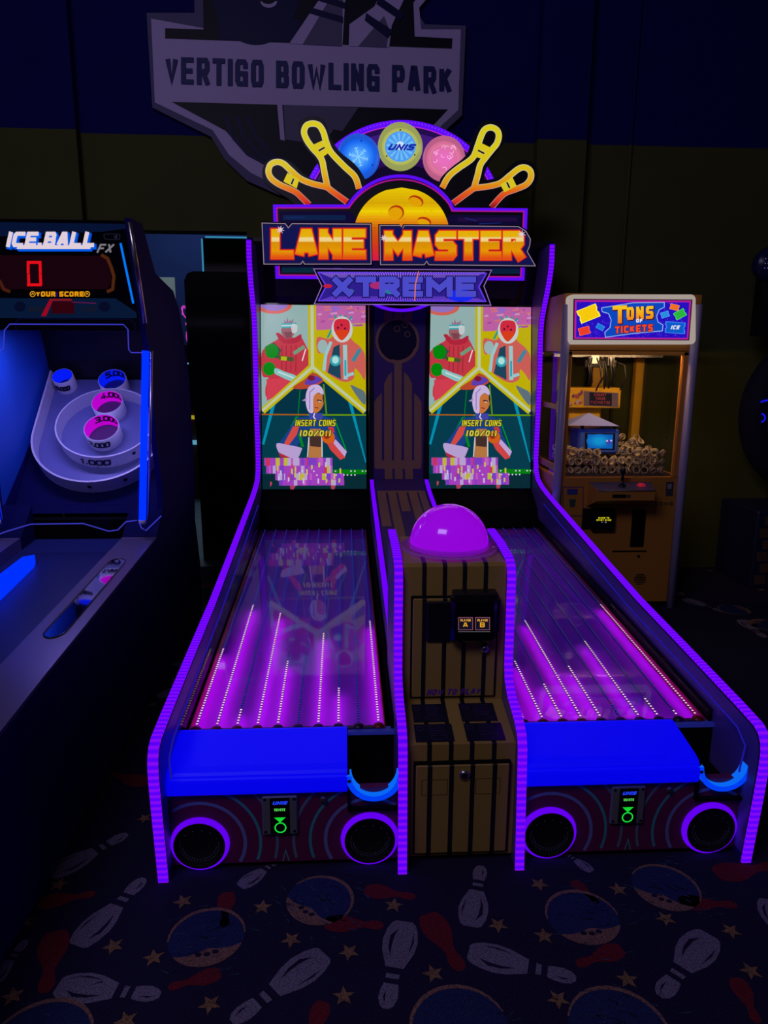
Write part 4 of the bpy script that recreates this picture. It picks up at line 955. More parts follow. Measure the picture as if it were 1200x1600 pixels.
for x0, x1, xi_ in ((XR-.025, XR, XR-.0265), (XL, XL+.025, XL+.0265)):
    b = MB(); b.prism_x(SIDE, x0, x1, ICESIDE)
    b.poly([(xi_, y, z) for y, z in ((1.62, .84), (2.38, 1.40), (2.28, 1.72), (2.10, 1.90), (1.62, 1.78))], ICEIN if xi_ < XC else BLK)
    b.build('cabinet_side', ib)
b = MB(); b.box(XL+.025, XR-.025, 2.385, 2.41, .1, 1.45, BLK); b.mesh([(x, y, z) for x in (XL+.025, XR-.025) for y, z in ((1.52, 2.15), (1.70, 1.98), (2.12, 1.89), (2.27, 1.72), (2.385, 1.44))], [(0, 1, 6, 5), (1, 2, 7, 6), (2, 3, 8, 7), (3, 4, 9, 8)], BLK)
b.box(XL+.025, XR-.025, -.88, 1.9, .05, .55, BLK)
b.build('cabinet_body', ib)
# header
hp, hn = Vector((XC, 1.37, 2.156)), Vector((0, -(2.156-1.707), -(1.50-1.37))).normalized()
hd = lambda x, y, l: at_plane(x, y, hp+hn*(.001+.0008*l), hn)
def yz_at(z): return 1.37+(2.156-z)*.13/.449
b = MB(); b.mesh([(x, y, z) for x in (XL+.02, XR-.027) for y, z in ((1.372, 2.156), (1.502, 1.700), (1.62, 1.72), (1.54, 2.16))], [(0, 1, 2, 3), (4, 7, 6, 5), (0, 4, 5, 1), (1, 5, 6, 2), (2, 6, 7, 3), (3, 7, 4, 0)], BLKG)
A = Art(hd, ARTE, b)
A.p([(-70, 346), (199, 350), (200, 357), (160, 362), (-60, 372)], (3, 16, 48), 1)
A.p([(-60, 465), (40, 466), (180, 466), (213, 488), (214, 497), (-60, 497)], (4, 22, 50), 1)
for dx, dy, col, ex, l in ((3, 3, (0, 70, 200), 2.2, 2), (1.5, 2.2, (0, 90, 225), 2, 3), (0, 0, (224, 206, 216), 0, 4)):
    A.text('ICE.BALL', 10+dx, 362+dy, 147+dx, 386+dy, 6.4, col, l, extra=ex, gap=.12, slant=.16); A.p([(28+dx, 383+dy-ex/2), (143+dx, 383+dy-ex/2), (141+dx, 389+dy+ex/2), (26+dx, 389+dy+ex/2)], col, l)
A.text('FX', 151, 381, 174, 395, 3, (120, 116, 124), 3, slant=.35)
A.st(smooth_closed([(164, 366), (185, 366), (187, 370), (185, 374), (166, 374), (163, 370)], 3), .9, (26, 30, 50), 2, closed=True); A.text('10', 178, 367.5, 183, 372.5, .9, (40, 40, 60), 2)
A.p([(-60, 398), (165, 400), (173, 412), (174, 440), (168, 452), (-60, 452)], (22, 1, 8), 1)
A.st([(158, 398), (168, 404), (174, 418), (178, 432), (176, 452), (167, 456)], 5, (74, 34, 10), 2); A.st([(-10, 430), (0, 440), (6, 452), (16, 456)], 5, (66, 26, 10), 2)
for seg in ([(43, 410), (63.5, 410)], [(43.5, 445), (64, 445)], [(44, 411), (44, 426)], [(44.5, 429), (45, 444)], [(62.5, 411), (63, 426)], [(63, 429), (63.8, 444)]): A.st(seg, 4.4, (228, 12, 24), 3, cap=1.2)
A.text('YOUR SCORE', 56, 455.5, 131, 463.5, 2.2, (226, 150, 10), 3, gap=.2)
for x in (51, 136): A.st(ell(x, 459.5, 4, 4, 14), 1.1, (226, 160, 30), 3, closed=True); A.st([(x-2, 460.5), (x, 458), (x+2, 460.5)], 1, (226, 160, 30), 3)
A.p([(88, 456), (90, 456), (90, 464), (87, 464)], (20, 10, 120), 4)
A.p([(78, 467), (83, 468), (72, 494), (64, 494)], (150, 4, 30), 3); A.p([(78, 467), (112, 467), (112, 470), (78, 470)], (130, 20, 24), 3); A.p([(82, 471), (116, 471), (117, 490), (80, 490)], (46, 0, 8), 2); A.st([(112, 472), (150, 474)], 1.4, (100, 16, 70), 3)  # dim red shapes painted as a reflection below the score display
for x, t in ((58, 'BON'), (140, 'CHA')): A.text(t, x-12, 480, x+10, 487, 1.4, (26, 20, 22), 3)
for x in (31, 163): A.p(ell(x, 479, 9, 8), (3, 8, 34), 3)
A.st([(188.5, 381), (208, 473)], 3.4, (0, 118, 246), 3, cap=1.2)
hdr = b.build('header', ib)
b = MB(); b.tube([at_plane(x, y, hp+hn*.012, hn) for x, y in ((202, 347), (214, 420), (226.5, 505))], .010, CHROME, 8); b.build('edge_rail', hdr)
# tilted playfield
T = math.radians(45); PO = Vector((XC, 1.90, .99)); PV = Vector((0, math.cos(T), math.sin(T))); PN = Vector((0, -math.sin(T), math.cos(T)))
def pf(u, v, h=0): return PO+Vector((u, 0, 0))+PV*v+PN*h
BOARD = pbr('grey_blue_board', (.16, .18, .42), .38); RINGW = pbr('white_scoring_ring', (.80, .78, .84), .35)
b = MB(); b.slab([pf(u, v) for u, v in ((-.375, -.22), (.375, -.22), (.375, .655), (-.375, .655))], -PN*.02, BOARD)
b.box(XL+.03, XR-.03, 1.64, 1.71, .60, .78, MATTE)
b.mesh([pf(-.375, -.22), pf(.375, -.22), Vector((XR-.03, 1.70, .80)), Vector((XL+.03, 1.70, .80))], [(0, 1, 2, 3)], ICEMAT)
b.poly([pf(u, v, .001) for u, v in [(-.375, -.22), (.375, -.22), (.375, .64), (.352, .64)]+[(.352*math.cos(math.radians(a)), .195+.337*math.sin(math.radians(a))) for a in range(360, 179, -6)]+[(-.352, .64), (-.375, .64)]], ICEMAT)
board = b.build('playfield', ib)
def wall(b, path, h, t, mat, closed):
    n = len(path); q = [Vector(p) for p in path]; nn = []
    for i in range(n):
        a_ = q[i-1] if (i or closed) else q[i]; c_ = q[(i+1) % n] if (i < n-1 or closed) else q[i]; d = (c_-a_).normalized(); nn.append(Vector((-d.y, d.x)))
    for i in range(n if closed else n-1):
        j = (i+1) % n; A0, B0 = q[i], q[j]; A1, B1 = q[i]+nn[i]*t, q[j]+nn[j]*t
        for (P, Q) in ((A0, B0), (A1, B1)): b.poly([pf(*P), pf(*Q), pf(*Q, h), pf(*P, h)], mat)
        b.poly([pf(*A0, h), pf(*B0, h), pf(*B1, h), pf(*A1, h)], mat)
HW = .09
b = MB(); wall(b, [(-.352, .64)]+[(.350*math.cos(math.radians(a)), .195+.335*math.sin(math.radians(a))) for a in range(180, 361, 6)]+[(.352, .64)], HW, .010, RINGW, False)
for a in (215, 270, 300): 
    P = pf(.351*math.cos(math.radians(a)), .195+.3362*math.sin(math.radians(a)), .05); b.disc(P, .012, Vector((math.cos(math.radians(a)), 0, 0))+PV*math.sin(math.radians(a)), BLKG, 10)
b.build('outer_fence', board)
def cyltext(b, txt, cu, cv, r_, a_mid, h0, h1, arc, t, col):
    """lettering wrapped around a ring: angle runs left to right as seen from the player"""
    A = Art(lambda x, y, l: pf(cu+r_*math.cos(x), cv+r_*math.sin(x), y), ARTP, b)
    A.text(txt, a_mid-arc/2, h1, a_mid+arc/2, h0, t, col, 0, gap=.22)
def ctext(b, txt, cu, cv, r_, am, h0, h1, arc, col, inside=False, kv=1.0):
    ws = [WID.get(c, 1.0) for c in txt]; tot = sum(ws)+.3*(len(txt)-1); k = arc/tot; cx = -arc/2; sgn = -1 if inside else 1
    th = .0105
    for c, w_ in zip(txt, ws):
        for pl in GLY.get(c, []):
            q = [(cx+gx*w_*k+gy*.006, h0+gy*(h1-h0)) for gx, gy in pl]
            for quad in stroke(q, th, cap=th/2):
                b.poly([pf(cu+r_*math.cos(am+sgn*x/r_), cv+r_*kv*math.sin(am+sgn*x/r_), y) for x, y in quad], ARTP, col=col)
        cx += (w_+.3)*k
INK = (.01, .008, .03)
b = MB(); n = 56; cu, cv, R_, KV = .023, .262, .265, .92
wall(b, [(cu+R_*math.cos(2*math.pi*i/n), cv+R_*KV*math.sin(2*math.pi*i/n)) for i in range(n)], HW, .008, RINGW, True)
ctext(b, '1.000', cu, cv, R_+.0025, math.radians(264), .026, .062, .155, INK, kv=KV)
for a in (215, 310): 
    P = pf(cu+(R_+.0022)*math.cos(math.radians(a)), cv+(R_*KV+.0022)*math.sin(math.radians(a)), .055); b.disc(P, .011, Vector((math.cos(math.radians(a)), 0, 0))+PV*math.sin(math.radians(a)), BLKG, 10)
b.build('scoring_ring', board)
for u_, v_ in ((cu-.02, .046), (0, -.10)):
    b = MB(); b.lathe([(.030, .001), (.028, .002), (.0001, .0015)], pf(u_, v_), PN, BLKG, 18); b.build('ball_hole', board)
CUPM = glossy_emit('magenta_cup_glow', (196, 0, 205), .8, (.3, .02, .3), .5); CUPB = glossy_emit('blue_cup_glow', (0, 26, 235), .8, (.02, .05, .4), .5); CUPD = pbr('cup_hole', (.07, .02, .12), .7); CUPDB = pbr('cup_hole_blue', (.01, .02, .16), .7)  # LED light inside the cups is put into the wall emission
for cu, cv, R_, im, dm, tin, tout in ((.008, .222, .093, CUPM, CUPD, '3.000', '2.000'), (.006, .405, .084, CUPM, CUPD, '4.000', None), (.006, .575, .078, CUPB, CUPDB, '5.000', None), (-.275, .598, .058, CUPB, CUPDB, None, '10.000')):
    b = MB(); b.lathe([(R_, 0), (R_, HW), (R_-.004, HW)], pf(cu, cv), PN, RINGW, 36); b.lathe([(R_-.004, HW), (R_-.004, .004)], pf(cu, cv), PN, im, 36); b.disc(pf(cu, cv, .006), R_-.004, PN, dm, 30)
    if tin: ctext(b, tin, cu, cv, R_-.0055, math.radians(86), .044, .078, .125, INK, True)
    if tout: ctext(b, tout, cu, cv, R_+.0015, math.radians(262), (.034 if R_ > .07 else .032), .066 if R_ > .07 else .058, .115 if R_ > .07 else .085, INK)
    b.build('scoring_cup', board)
# blue light tubes and edge lit guard at the front of the playfield
TUBE = emit('blue_light_tube', (0, 34, 255), 2.0)
YG = 1.47
for px in ((227.5, 548, 222.5, 812), None):
    if px: p0, p1 = at_y(px[0], px[1], YG), at_y(px[2], px[3], YG)
    else: p0, p1 = [Vector((2*XC-p.x, p.y, p.z)) for p in (p0, p1)]
    b = MB(); b.tube([p0, p1], .017, TUBE, 12); d = (p1-p0).normalized(); b.tube([p1, p1+d*.018], .018, WHITEPLA, 12); b.tube([p0+Vector((.025, .012, 0)), p1+Vector((.025, .012, 0))], .006, CHROME, 8)
    b.build('light_tube', ib)
b = MB(); EDGE = emit('guard_blue_edge', (62, 62, 205), .8, False)
YF = 1.44
top = [(-22, 549), (5, 546), (7, 516), (15, 506.5), (193, 507), (200, 515), (201, 546), (205, 551), (223, 551)]
bot = [(-60, 858), (8, 831), (48, 819), (130, 818), (170, 830), (184, 828), (197, 815), (214, 813)]
hook = [(217, 815), (221, 825), (228, 829), (252, 806)]
for l_ in (top, bot, hook): b.tube([at_y(x, y, YF) for x, y in l_], .0028, EDGE, 6)
b.slab([at_y(x, y, YF) for x, y in top[2:]+[(214, 813)]+bot[::-1][1:6]], (0, .004, 0), ACRYL)
b.build('guard_sheet', ib)
b = MB(); b.bbox(XC-.3, XC+.3, 1.60, 1.66, 1.725, 1.75, WHITEPLA, .004); b.poly([(XC-.28, 1.61, 1.7245), (XC+.28, 1.61, 1.7245), (XC+.28, 1.65, 1.7245), (XC-.28, 1.65, 1.7245)], emit('playfield_lamp_tube', (165, 150, 255), 85.0)); b.build('playfield_lamp', ib)
# roll lane and rails
b = MB(); zl = lambda y: .60+(y+.2)*.06
b.mesh([(x, y, z) for x in (XL+.16, XR-.16) for y, z in ((-.85, zl(-.85)-.03), (1.64, zl(1.64)-.03), (1.64, .5), (-.85, .4))], [(0, 4, 5, 1), (1, 5, 6, 2), (2, 6, 7, 3), (3, 7, 4, 0), (0, 1, 2, 3), (4, 7, 6, 5)], ICEDK)
b.build('roll_lane', ib)
RAIL = pbr('satin_rail', (.22, .19, .32), .3, .5)
for xa, xb, right in ((XR-.165, XR-.001, True), (XL+.001, XL+.165, False)):
    b = MB(); yy = [-.88, -.2, .12, .8, 1.47]; zz = [.562, .612, .638, .684, .730]
    V = [(x, y, z) for x in (xa, xb) for y, z in zip(yy, zz)]+[(x, y, .50) for x in (xa, xb) for y in (yy[0], yy[-1])]
    n = len(yy); b.mesh(V, [[i, i+1, n+i+1, n+i] for i in range(n-1)]+[list(range(n))+[2*n+1, 2*n], list(range(n, 2*n))+[2*n+3, 2*n+2]], RAIL)
    b.prism_x([(1.47, .5), (1.47, .731), (1.53, .775), (1.63, .86), (1.63, .5)], xa, xb, ICEMAT)
    r_ = b.build('rail', ib)
    if right:
        b = MB(); xm = (xa+xb)/2; hw = .036
        def rz(y):
            for (a_, za), (c_, zc) in zip(zip(yy[:-1], zz[:-1]), zip(yy[1:], zz[1:])):
                if a_ <= y <= c_: return za+(zc-za)*(y-a_)/(c_-a_)
        ring_ = [(xm+hw*math.cos(math.radians(a)), 1.10+hw*1.5*math.sin(math.radians(a))) for a in range(0, 181, 20)]+[(xm+hw*math.cos(math.radians(a)), .42+hw*1.5*math.sin(math.radians(a))) for a in range(180, 361, 20)]
        b.poly([(x, y, rz(y)+.0015) for x, y in ring_], pbr('slot_mirror', (.55, .55, .62), .04, 1.0))
        b.tube([(x, y, rz(y)+.002) for x, y in ring_], .0025, BLKG, 6, closed=True)
        b.build('ball_window', r_)
b = MB(); b.mesh([(x, y, z) for x, y in ((-1.815, 1.25), (-1.775, 1.285), (-1.755, 1.22), (-1.72, .70), (-1.77, .70)) for z in (.62, .697)], [(0, 2, 3, 1), (2, 4, 5, 3), (4, 6, 7, 5), (6, 8, 9, 7), (8, 0, 1, 9), (1, 3, 5, 7, 9)], emit('blue_lane_light', (0, 44, 255), 1.2)); b.build('lane_light', ib)

# ================================================================== TICKET CRANE (right)
TX0, TX1, TY0, TY1, TH = .946, 1.80, 2.39, 3.22, 1.968
tk = thing('ticket_crane_machine', 'orange ticket crane game with lit ticket sign and blue screen house inside', 'arcade machine', ((TX0+TX1)/2, (TY0+TY1)/2, 0))
ORG = pbr('orange_laminate', (.56, .23, .035), .45); YEL = pbr('yellow_post', (.75, .42, .02), .4); LIL = pbr('frosted_post', (.42, .36, .62), .35)
b = MB(); b.box(TX0+.02, TX1-.02, TY0+.012, TY1, .04, .86, ORG); b.box(TX0+.04, TX1-.04, TY0+.05, TY1-.02, 0, .04, MATTE); b.build('cabinet', tk)
b = MB(); b.box(TX0+.01, TX1-.012, TY0+.012, TY1, 1.635, TH, ORG); b.box(TX0+.05, TX1-.06, TY0+.012, TY0+.024, 1.612, 1.64, ORG); b.build('top_box', tk)
for xa, xb, ya, yb, m_ in ((TX0+.03, TX0+.075, TY0+.012, TY0+.05, ORG), (TX1-.09, TX1-.04, TY0+.012, TY0+.05, ORG), (TX0+.01, TX0+.06, TY1-.06, TY1, YEL), (TX1-.07, TX1-.01, TY1-.06, TY1, YEL), (1.42, 1.50, TY1-.05, TY1, YEL)):
    b = MB(); b.bbox(xa, xb, ya, yb, .86, 1.635, m_, .004); b.build('window_post', tk)
for pxa, pya, pxb, pyb in ((884, 476, 876, 775), (1091, 476, 1050, 948)):
    p0 = at_y(pxa, pya, TY0); p1 = at_y(pxb, pyb, TY0)
    if pxb < 900: p0.x = .968; p1 = Vector((p0.x, TY0, .003))
    else: p1 = Vector((p0.x, TY0, .003))
    b = MB(); b.tube([p0, p1], .026, LIL, 14); b.build('corner_tube', tk)
b = MB(); x0, x1 = at_y(902, 500, TY0).x-.03, at_y(1072, 500, TY0).x+.03
def rrect(px0, py0, px1, py1, r_, n=6):
    o = []
    for cx_, cy_, a0 in ((px1-r_, py0+r_, -90), (px1-r_, py1-r_, 0), (px0+r_, py1-r_, 90), (px0+r_, py0+r_, 180)):
        o += [(cx_+r_*math.cos(math.radians(a0+90*i/n)), cy_+r_*math.sin(math.radians(a0+90*i/n))) for i in range(n+1)]
    return o
YSg = TY0-.05
b.slab([at_y(x, y, YSg) for x, y in rrect(889, 460, 1087, 538, 8)], (0, .065, 0), glossy_emit('warm_lit_sign_frame', (176, 164, 150), .8, (.5, .46, .42), .4))
sg_ = b.build('lit_sign', tk)
A = Art(on_y(YSg-.001, .0008), ARTS)
A.p([(896, 467), (1082, 468), (1077, 532), (895, 531)], (24, 6, 24), 0); A.p([(898, 468.5), (1080, 469.5), (1075.5, 530.5), (897, 529.5)], (176, 30, 150), 1); A.p([(901, 471.5), (1077, 472.5), (1073, 528), (900, 527)], (38, 14, 190), 2)
RG = random.Random(4)
for i in range(420):
    x, y = RG.uniform(902, 1072), RG.uniform(473, 526); a_ = RG.uniform(0, 3.14); A.st([(x, y), (x+2.6*math.cos(a_), y+2.6*math.sin(a_))], .8, RG.choice([(70, 40, 225), (20, 10, 140), (90, 60, 235)]), 3)
big = [(940, 481), (990, 473), (1038, 472.5), (1038, 480), (1030, 484), (1026, 494), (1028, 503), (1036, 508), (1035, 517), (990, 521), (946, 527), (945, 519), (953, 512), (955, 500), (951, 490), (941, 487)]
A.p(big, (10, 70, 190), 4); A.st(big, 1.1, (150, 190, 240), 5, closed=True)
og = ygrad([(478, (246, 200, 30)), (492, (244, 160, 20)), (506, (236, 110, 14))])
for t, (x0, y0, x1, y1), th, ex in (('T', (957, 478, 980, 506), 6.4, 0), ('ONS', (979, 480, 1021, 500), 4.7, 0)):
    A.text(t, x0+1, y0+1, x1+1, y1+1, th, (60, 20, 60), 6, extra=2.2, rise=-.05); A.text(t, x0, y0, x1, y1, th, (240, 160, 20), 7, rise=-.05, colf=og)
A.text('OF', 994, 498.5, 1004, 504, 1.6, (230, 226, 240), 8, rise=-.05)
A.text('TICKETS', 961, 510, 1020, 521, 2.7, (90, 10, 30), 6, extra=1.8, rise=-.06); A.text('TICKETS', 961, 510, 1020, 521, 2.7, (244, 74, 48), 8, rise=-.06)
def tick(cx_, cy_, w_, h_, rot, col):
    q = [(-1, -1), (1, -1), (1, -.35), (.88, 0), (1, .35), (1, 1), (-1, 1), (-1, .35), (-.88, 0), (-1, -.35)]; r_ = math.radians(rot)
    f_ = lambda k: [(cx_+(x*w_*k*math.cos(r_)-y*h_*k*math.sin(r_)), cy_+(x*w_*k*math.sin(r_)+y*h_*k*math.cos(r_))) for x, y in q]
    A.p(f_(1.12), tuple(min(255, c+50) for c in col), 6); A.p(f_(1), col, 7)
tick(919.5, 490, 14.5, 9.5, -22, (246, 200, 10)); tick(913, 517, 8, 5.4, -14, (236, 60, 40)); tick(938, 511, 5.6, 3.6, 28, (30, 120, 215)); tick(1054, 480, 6.4, 4, 14, (240, 110, 30)); tick(1039, 491.5, 5.8, 4, -18, (40, 140, 225)); tick(1062.5, 491, 8, 5.4, -28, (40, 180, 60)); tick(1055, 512, 14, 8, 4, (10, 90, 200))
A.text('ICE', 1048, 508.5, 1061, 514.5, 1.6, (225, 230, 240), 9, slant=.3)
A.build('sign_face', sg_)
# windows
b = MB(); b.box(TX0+.075, TX1-.09, TY0+.026, TY0+.032, .86, 1.635, GLASS); b.box(TX0+.03, TX0+.035, TY0+.06, TY1-.06, .86, 1.635, GLASS); b.box(TX1-.03, TX1-.025, TY0+.06, TY1-.06, .86, 1.635, GLASS); b.box(TX0+.06, TX1-.07, TY1-.03, TY1-.025, .86, 1.635, BACKPANE)
b.build('window_panes', tk)
# left side sill and frame strips seen past the bowling machine
b = MB(); b.box(TX0+.012, TX0+.02, TY0+.03, TY1-.02, .90, .94, ORG); b.box(TX0+.012, TX0+.02, TY0+.03, TY1-.02, 1.28, 1.31, ORG); b.build('side_frame', tk)
# crane head with cables
b = MB(); g0 = at_y(934, 570, 2.75); b.bbox(g0.x-.11, g0.x+.10, 2.68, 2.88, 1.535, 1.585, BLK, .006); b.box(TX0+.06, TX1-.07, 2.74, 2.77, 1.60, 1.62, GREYMET); b.box(g0.x-.08, g0.x-.03, 2.65, 2.7, 1.56, 1.61, WHITEPLA); b.box(g0.x+.03, g0.x+.07, 2.65, 2.7, 1.55, 1.6, GREYMET); b.box(g0.x-.03, g0.x+.02, 2.70, 2.8, 1.58, 1.60, BLK)
crane = b.build('crane_carriage', tk)
for k in range(8):
    x = g0.x-.10+k*.027; zz = RG.uniform(1.36, 1.47); b = MB(); x2 = x+RG.uniform(-.03, .03)
    b.tube([Vector((x, 2.655, 1.60)), Vector((x2, 2.635, 1.54)), Vector((x2+.015, 2.64, (1.54+zz)/2)), Vector((x+.01, 2.655, zz))] if k < 7 else [Vector((g0.x+.09, 2.66, 1.57)), Vector((g0.x+.14, 2.65, 1.55)), Vector((g0.x+.155, 2.65, 1.47)), Vector((g0.x+.125, 2.66, 1.39))], .005, BLK, 6); b.build('cable', crane)
# ticket counter box
b = MB(); x0, x1, z0, z1 = xz_rect(889, 606, 969, 638, 2.85); b.bbox(x0, x1, 2.85, 3.1, z0, z1, YEL, .006); b.box(x0, x1-.12, 2.9, 3.1, .86, z0, YEL)
A = Art(on_y(2.849, .0006), ARTP, b)
A.p([(912, 611), (966, 614), (966, 636), (912, 634)], (.16, .12, .20), 1); A.p([(921, 613), (956, 615), (956, 634), (921, 633)], (.01, .012, .04), 2)
for t, y0 in (('COUNT', 614.5), ('YOUR', 620.5), ('TICKETS!', 626.5)): A.text(t, 938-len(t)*1.9, y0, 938+len(t)*1.9, y0+4.2, .8, (.42, .08, .14), 3, rise=.02)
for i in range(14): x, y = RG.uniform(890, 910), RG.uniform(612, 632); A.p(ell(x, y, 2.4, 3.4, 6, rot=RG.uniform(0, 90)), RG.choice([(.4, .1, .1), (.5, .4, .45), (.2, .06, .2)]), 1)
b.build('counter_box', tk)
# blue house with a little screen
BLUEP = pbr('blue_house_plastic', (.08, .2, 1), .35); BLUER = pbr('pale_blue_roof', (.3, .36, 1), .4)
x0, x1, z0, z1 = xz_rect(905, 671, 966, 709, 2.66); hm = (x0+x1)/2
b = MB(); b.bbox(x0, x1, 2.66, 2.86, z0, z1, BLUEP, .012); b.box(x0+.03, x0+.045, 2.70, 2.72, z1, z1+.03, BLK); b.box(x1-.03, x1-.015, 2.70, 2.72, z1, z1+.03, BLK)
ap = Vector((at_y(920, 645, 2.76).x, 2.76, at_y(920, 645, 2.76).z)); e0, e1 = at_y(889, 661, 2.64), at_y(968, 666, 2.64); rz_ = e1.z
V = [ap, Vector((e0.x, 2.64, rz_+.005)), Vector((e1.x, 2.64, rz_)), Vector((e1.x, 2.88, rz_)), Vector((e0.x, 2.88, rz_))]
b.mesh(V, [(0, 1, 2), (0, 2, 3), (0, 3, 4), (0, 4, 1), (1, 4, 3, 2)], BLUER)
A = Art(on_y(2.659, .0006), ARTE, b); A.p([(914, 676.5), (961.5, 677), (960.5, 703), (914, 702.5)], (6, 6, 14), 0)
for i in range(8):
    k = i/8; A.p(ell(936, 689, 22*(1-k*.8), 12*(1-k*.7), 24) if i else [(918, 678.5), (958, 679), (957, 701), (918, 700.5)], (4+k*10, 90+60*k, 175+30*k), 1+i*.3)
A.p(ell(951, 691, 4.5, 4, 10), (60, 60, 170), 5); A.p(ell(948.5, 689, 1.7, 1.5, 8), (190, 180, 210), 6); A.p(ell(955, 688.5, 1.7, 1.5, 8), (190, 180, 210), 6)
b.build('screen_house', tk)
# control shelf
b = MB(); q = [at_y(919, 753, 2.40), at_y(1016, 753, 2.40)]; zt = .832
xs0, xs1 = at_y(936, 767, 2.22).x, at_y(1024, 767, 2.22).x; xb0, xb1 = q[0].x, q[1].x; zf = at_y(980, 767, 2.22).z
V = [(xb0, 2.402, zt), (xb1, 2.402, zt), (xs1, 2.22, zf), (xs0, 2.22, zf), (xb0, 2.402, zf-.13), (xb1, 2.402, zf-.13), (xs1, 2.22, zf-.06), (xs0, 2.22, zf-.06)]
b.mesh(V, [(2, 3, 7, 6), (0, 3, 7, 4), (1, 2, 6, 5), (4, 5, 6, 7)], ORG); b.mesh(V, [(0, 1, 2, 3)], pbr('navy_control_top', (.05, .05, .20), .4)); b.tube([V[3], V[2]], .004, GREYMET, 6)
b.box((xs0+xs1)/2-.09, (xs0+xs1)/2-.005, 2.216, 2.222, zf-.042, zf-.022, BLKG); b.box((xs0+xs1)/2, (xs0+xs1)/2+.02, 2.216, 2.222, zf-.040, zf-.024, GREYMET)
cs = b.build('control_shelf', tk)
j = Vector((at_y(972, 757, 2.31).x, 2.31, (zt+zf)/2)); b = MB(); b.lathe([(.024, 0), (.022, .01), (.009, .018), (.009, .075), (.017, .082), (.017, .108), (.008, .116), (.0001, .117)], j, (0, 0, 1), BLKG, 16); b.build('joystick', cs)
b = MB(); b.lathe([(.026, .0), (.026, .008), (.018, .010), (.018, .016), (.0001, .018)], (at_y(1002, 757, 2.32).x, 2.32, (zt+zf)/2), (0, 0, 1), glossy_emit('red_lit_button', (150, 20, 40), .7, (.3, .01, .02), .3), 18); b.build('button', cs)
# card reader, slot, grille, stickers
b = MB(); x0, x1, z0, z1 = xz_rect(926, 795, 961, 830, 2.36); b.bbox(x0, x1, 2.36, 2.405, z0, z1, BLKG, .01); b.box(x0-.05, x0-.004, 2.39, 2.405, z0+.01, z1-.005, BLK)
A = Art(on_y(2.3592, .0004), ARTE, b); A.text('SWIPE TO', 935, 808, 952, 810.6, .8, (200, 190, 20), 1); A.text('START GAME', 932, 811.4, 955, 814, .8, (200, 190, 20), 1); A.text('A B', 939, 815, 948, 817, .6, (120, 120, 130), 1); b.build('card_reader', tk)
b = MB(); x0, x1, z0, z1 = xz_rect(989, 796, 1005, 854, 2.398); b.box(x0, x1, 2.396, 2.41, z0, z1, MATTE); b.build('ticket_slot', tk)
b = MB(); c = at_y(1000, 905, 2.4)
for k in range(7): h_ = math.sqrt(max(.04**2-((k-3)*.011)**2, 0)); b.box(c.x-h_, c.x+h_, 2.399, 2.404, c.z+(k-3)*.011-.002, c.z+(k-3)*.011+.002, MATTE)
b.build('speaker_grille', tk)
def sticker(draw):
    b = MB(); A = Art(on_y(2.4005, .0005), ARTP, b); draw(A); b.build('sticker', tk)
def st1(A): A.st([(880, 761), (911, 761), (911, 806), (880, 806)], 1.2, (.10, .05, .16), 1, closed=True); A.p([(886, 764), (903, 764), (902, 773), (886, 773)], (.05, .06, .30), 1); A.p([(890, 780), (900, 780), (898, 792), (890, 792)], (.04, .08, .08), 1)
def st2(A): A.p([(1041, 753), (1053, 753), (1051, 775), (1040, 775)], (.06, .05, .08), 1); A.p([(1043, 756), (1050, 756), (1049, 764), (1043, 764)], (.3, .3, .34), 2)
sticker(st1); sticker(st2); sticker(lambda A: A.text('ZONE', 1022, 784, 1052, 790, 1.6, (.12, .10, .02), 1, gap=.4))
b = MB(); q = xz_rect(957, 861, 1010, 862, 2.4); b.box(q[0], q[1], 2.399, 2.403, q[2], q[3]+.002, MATTE); b.build('door_gap', tk)
b = MB(); c = at_y(997.5, 869, 2.4); b.lathe([(.009, 2.402), (.009, 2.396), (.0001, 2.395)], (c.x, 0, c.z), (0, 1, 0), BLKG, 12); b.build('lock', tk)
# inside lamp (white strip under the top box)
b = MB(); b.prism_x([(2.43, 1.6345), (2.43, 1.6180), (2.4465, 1.6345)], TX0+.10, TX1-.10, BLK)
b.poly([(TX0+.11, 2.4307, 1.6180), (TX1-.11, 2.4307, 1.6180), (TX1-.11, 2.4467, 1.6340), (TX0+.11, 2.4467, 1.6340)], emit('crane_inside_lamp', (255, 205, 140), 56.0)); b.build('inside_lamp', tk)
b = MB(); b.box(TX0+.06, TX1-.06, TY0+.05, TY1-.06, .861, .868, pbr('prize_deck', (.05, .04, .06), .7)); b.build('prize_deck', tk)
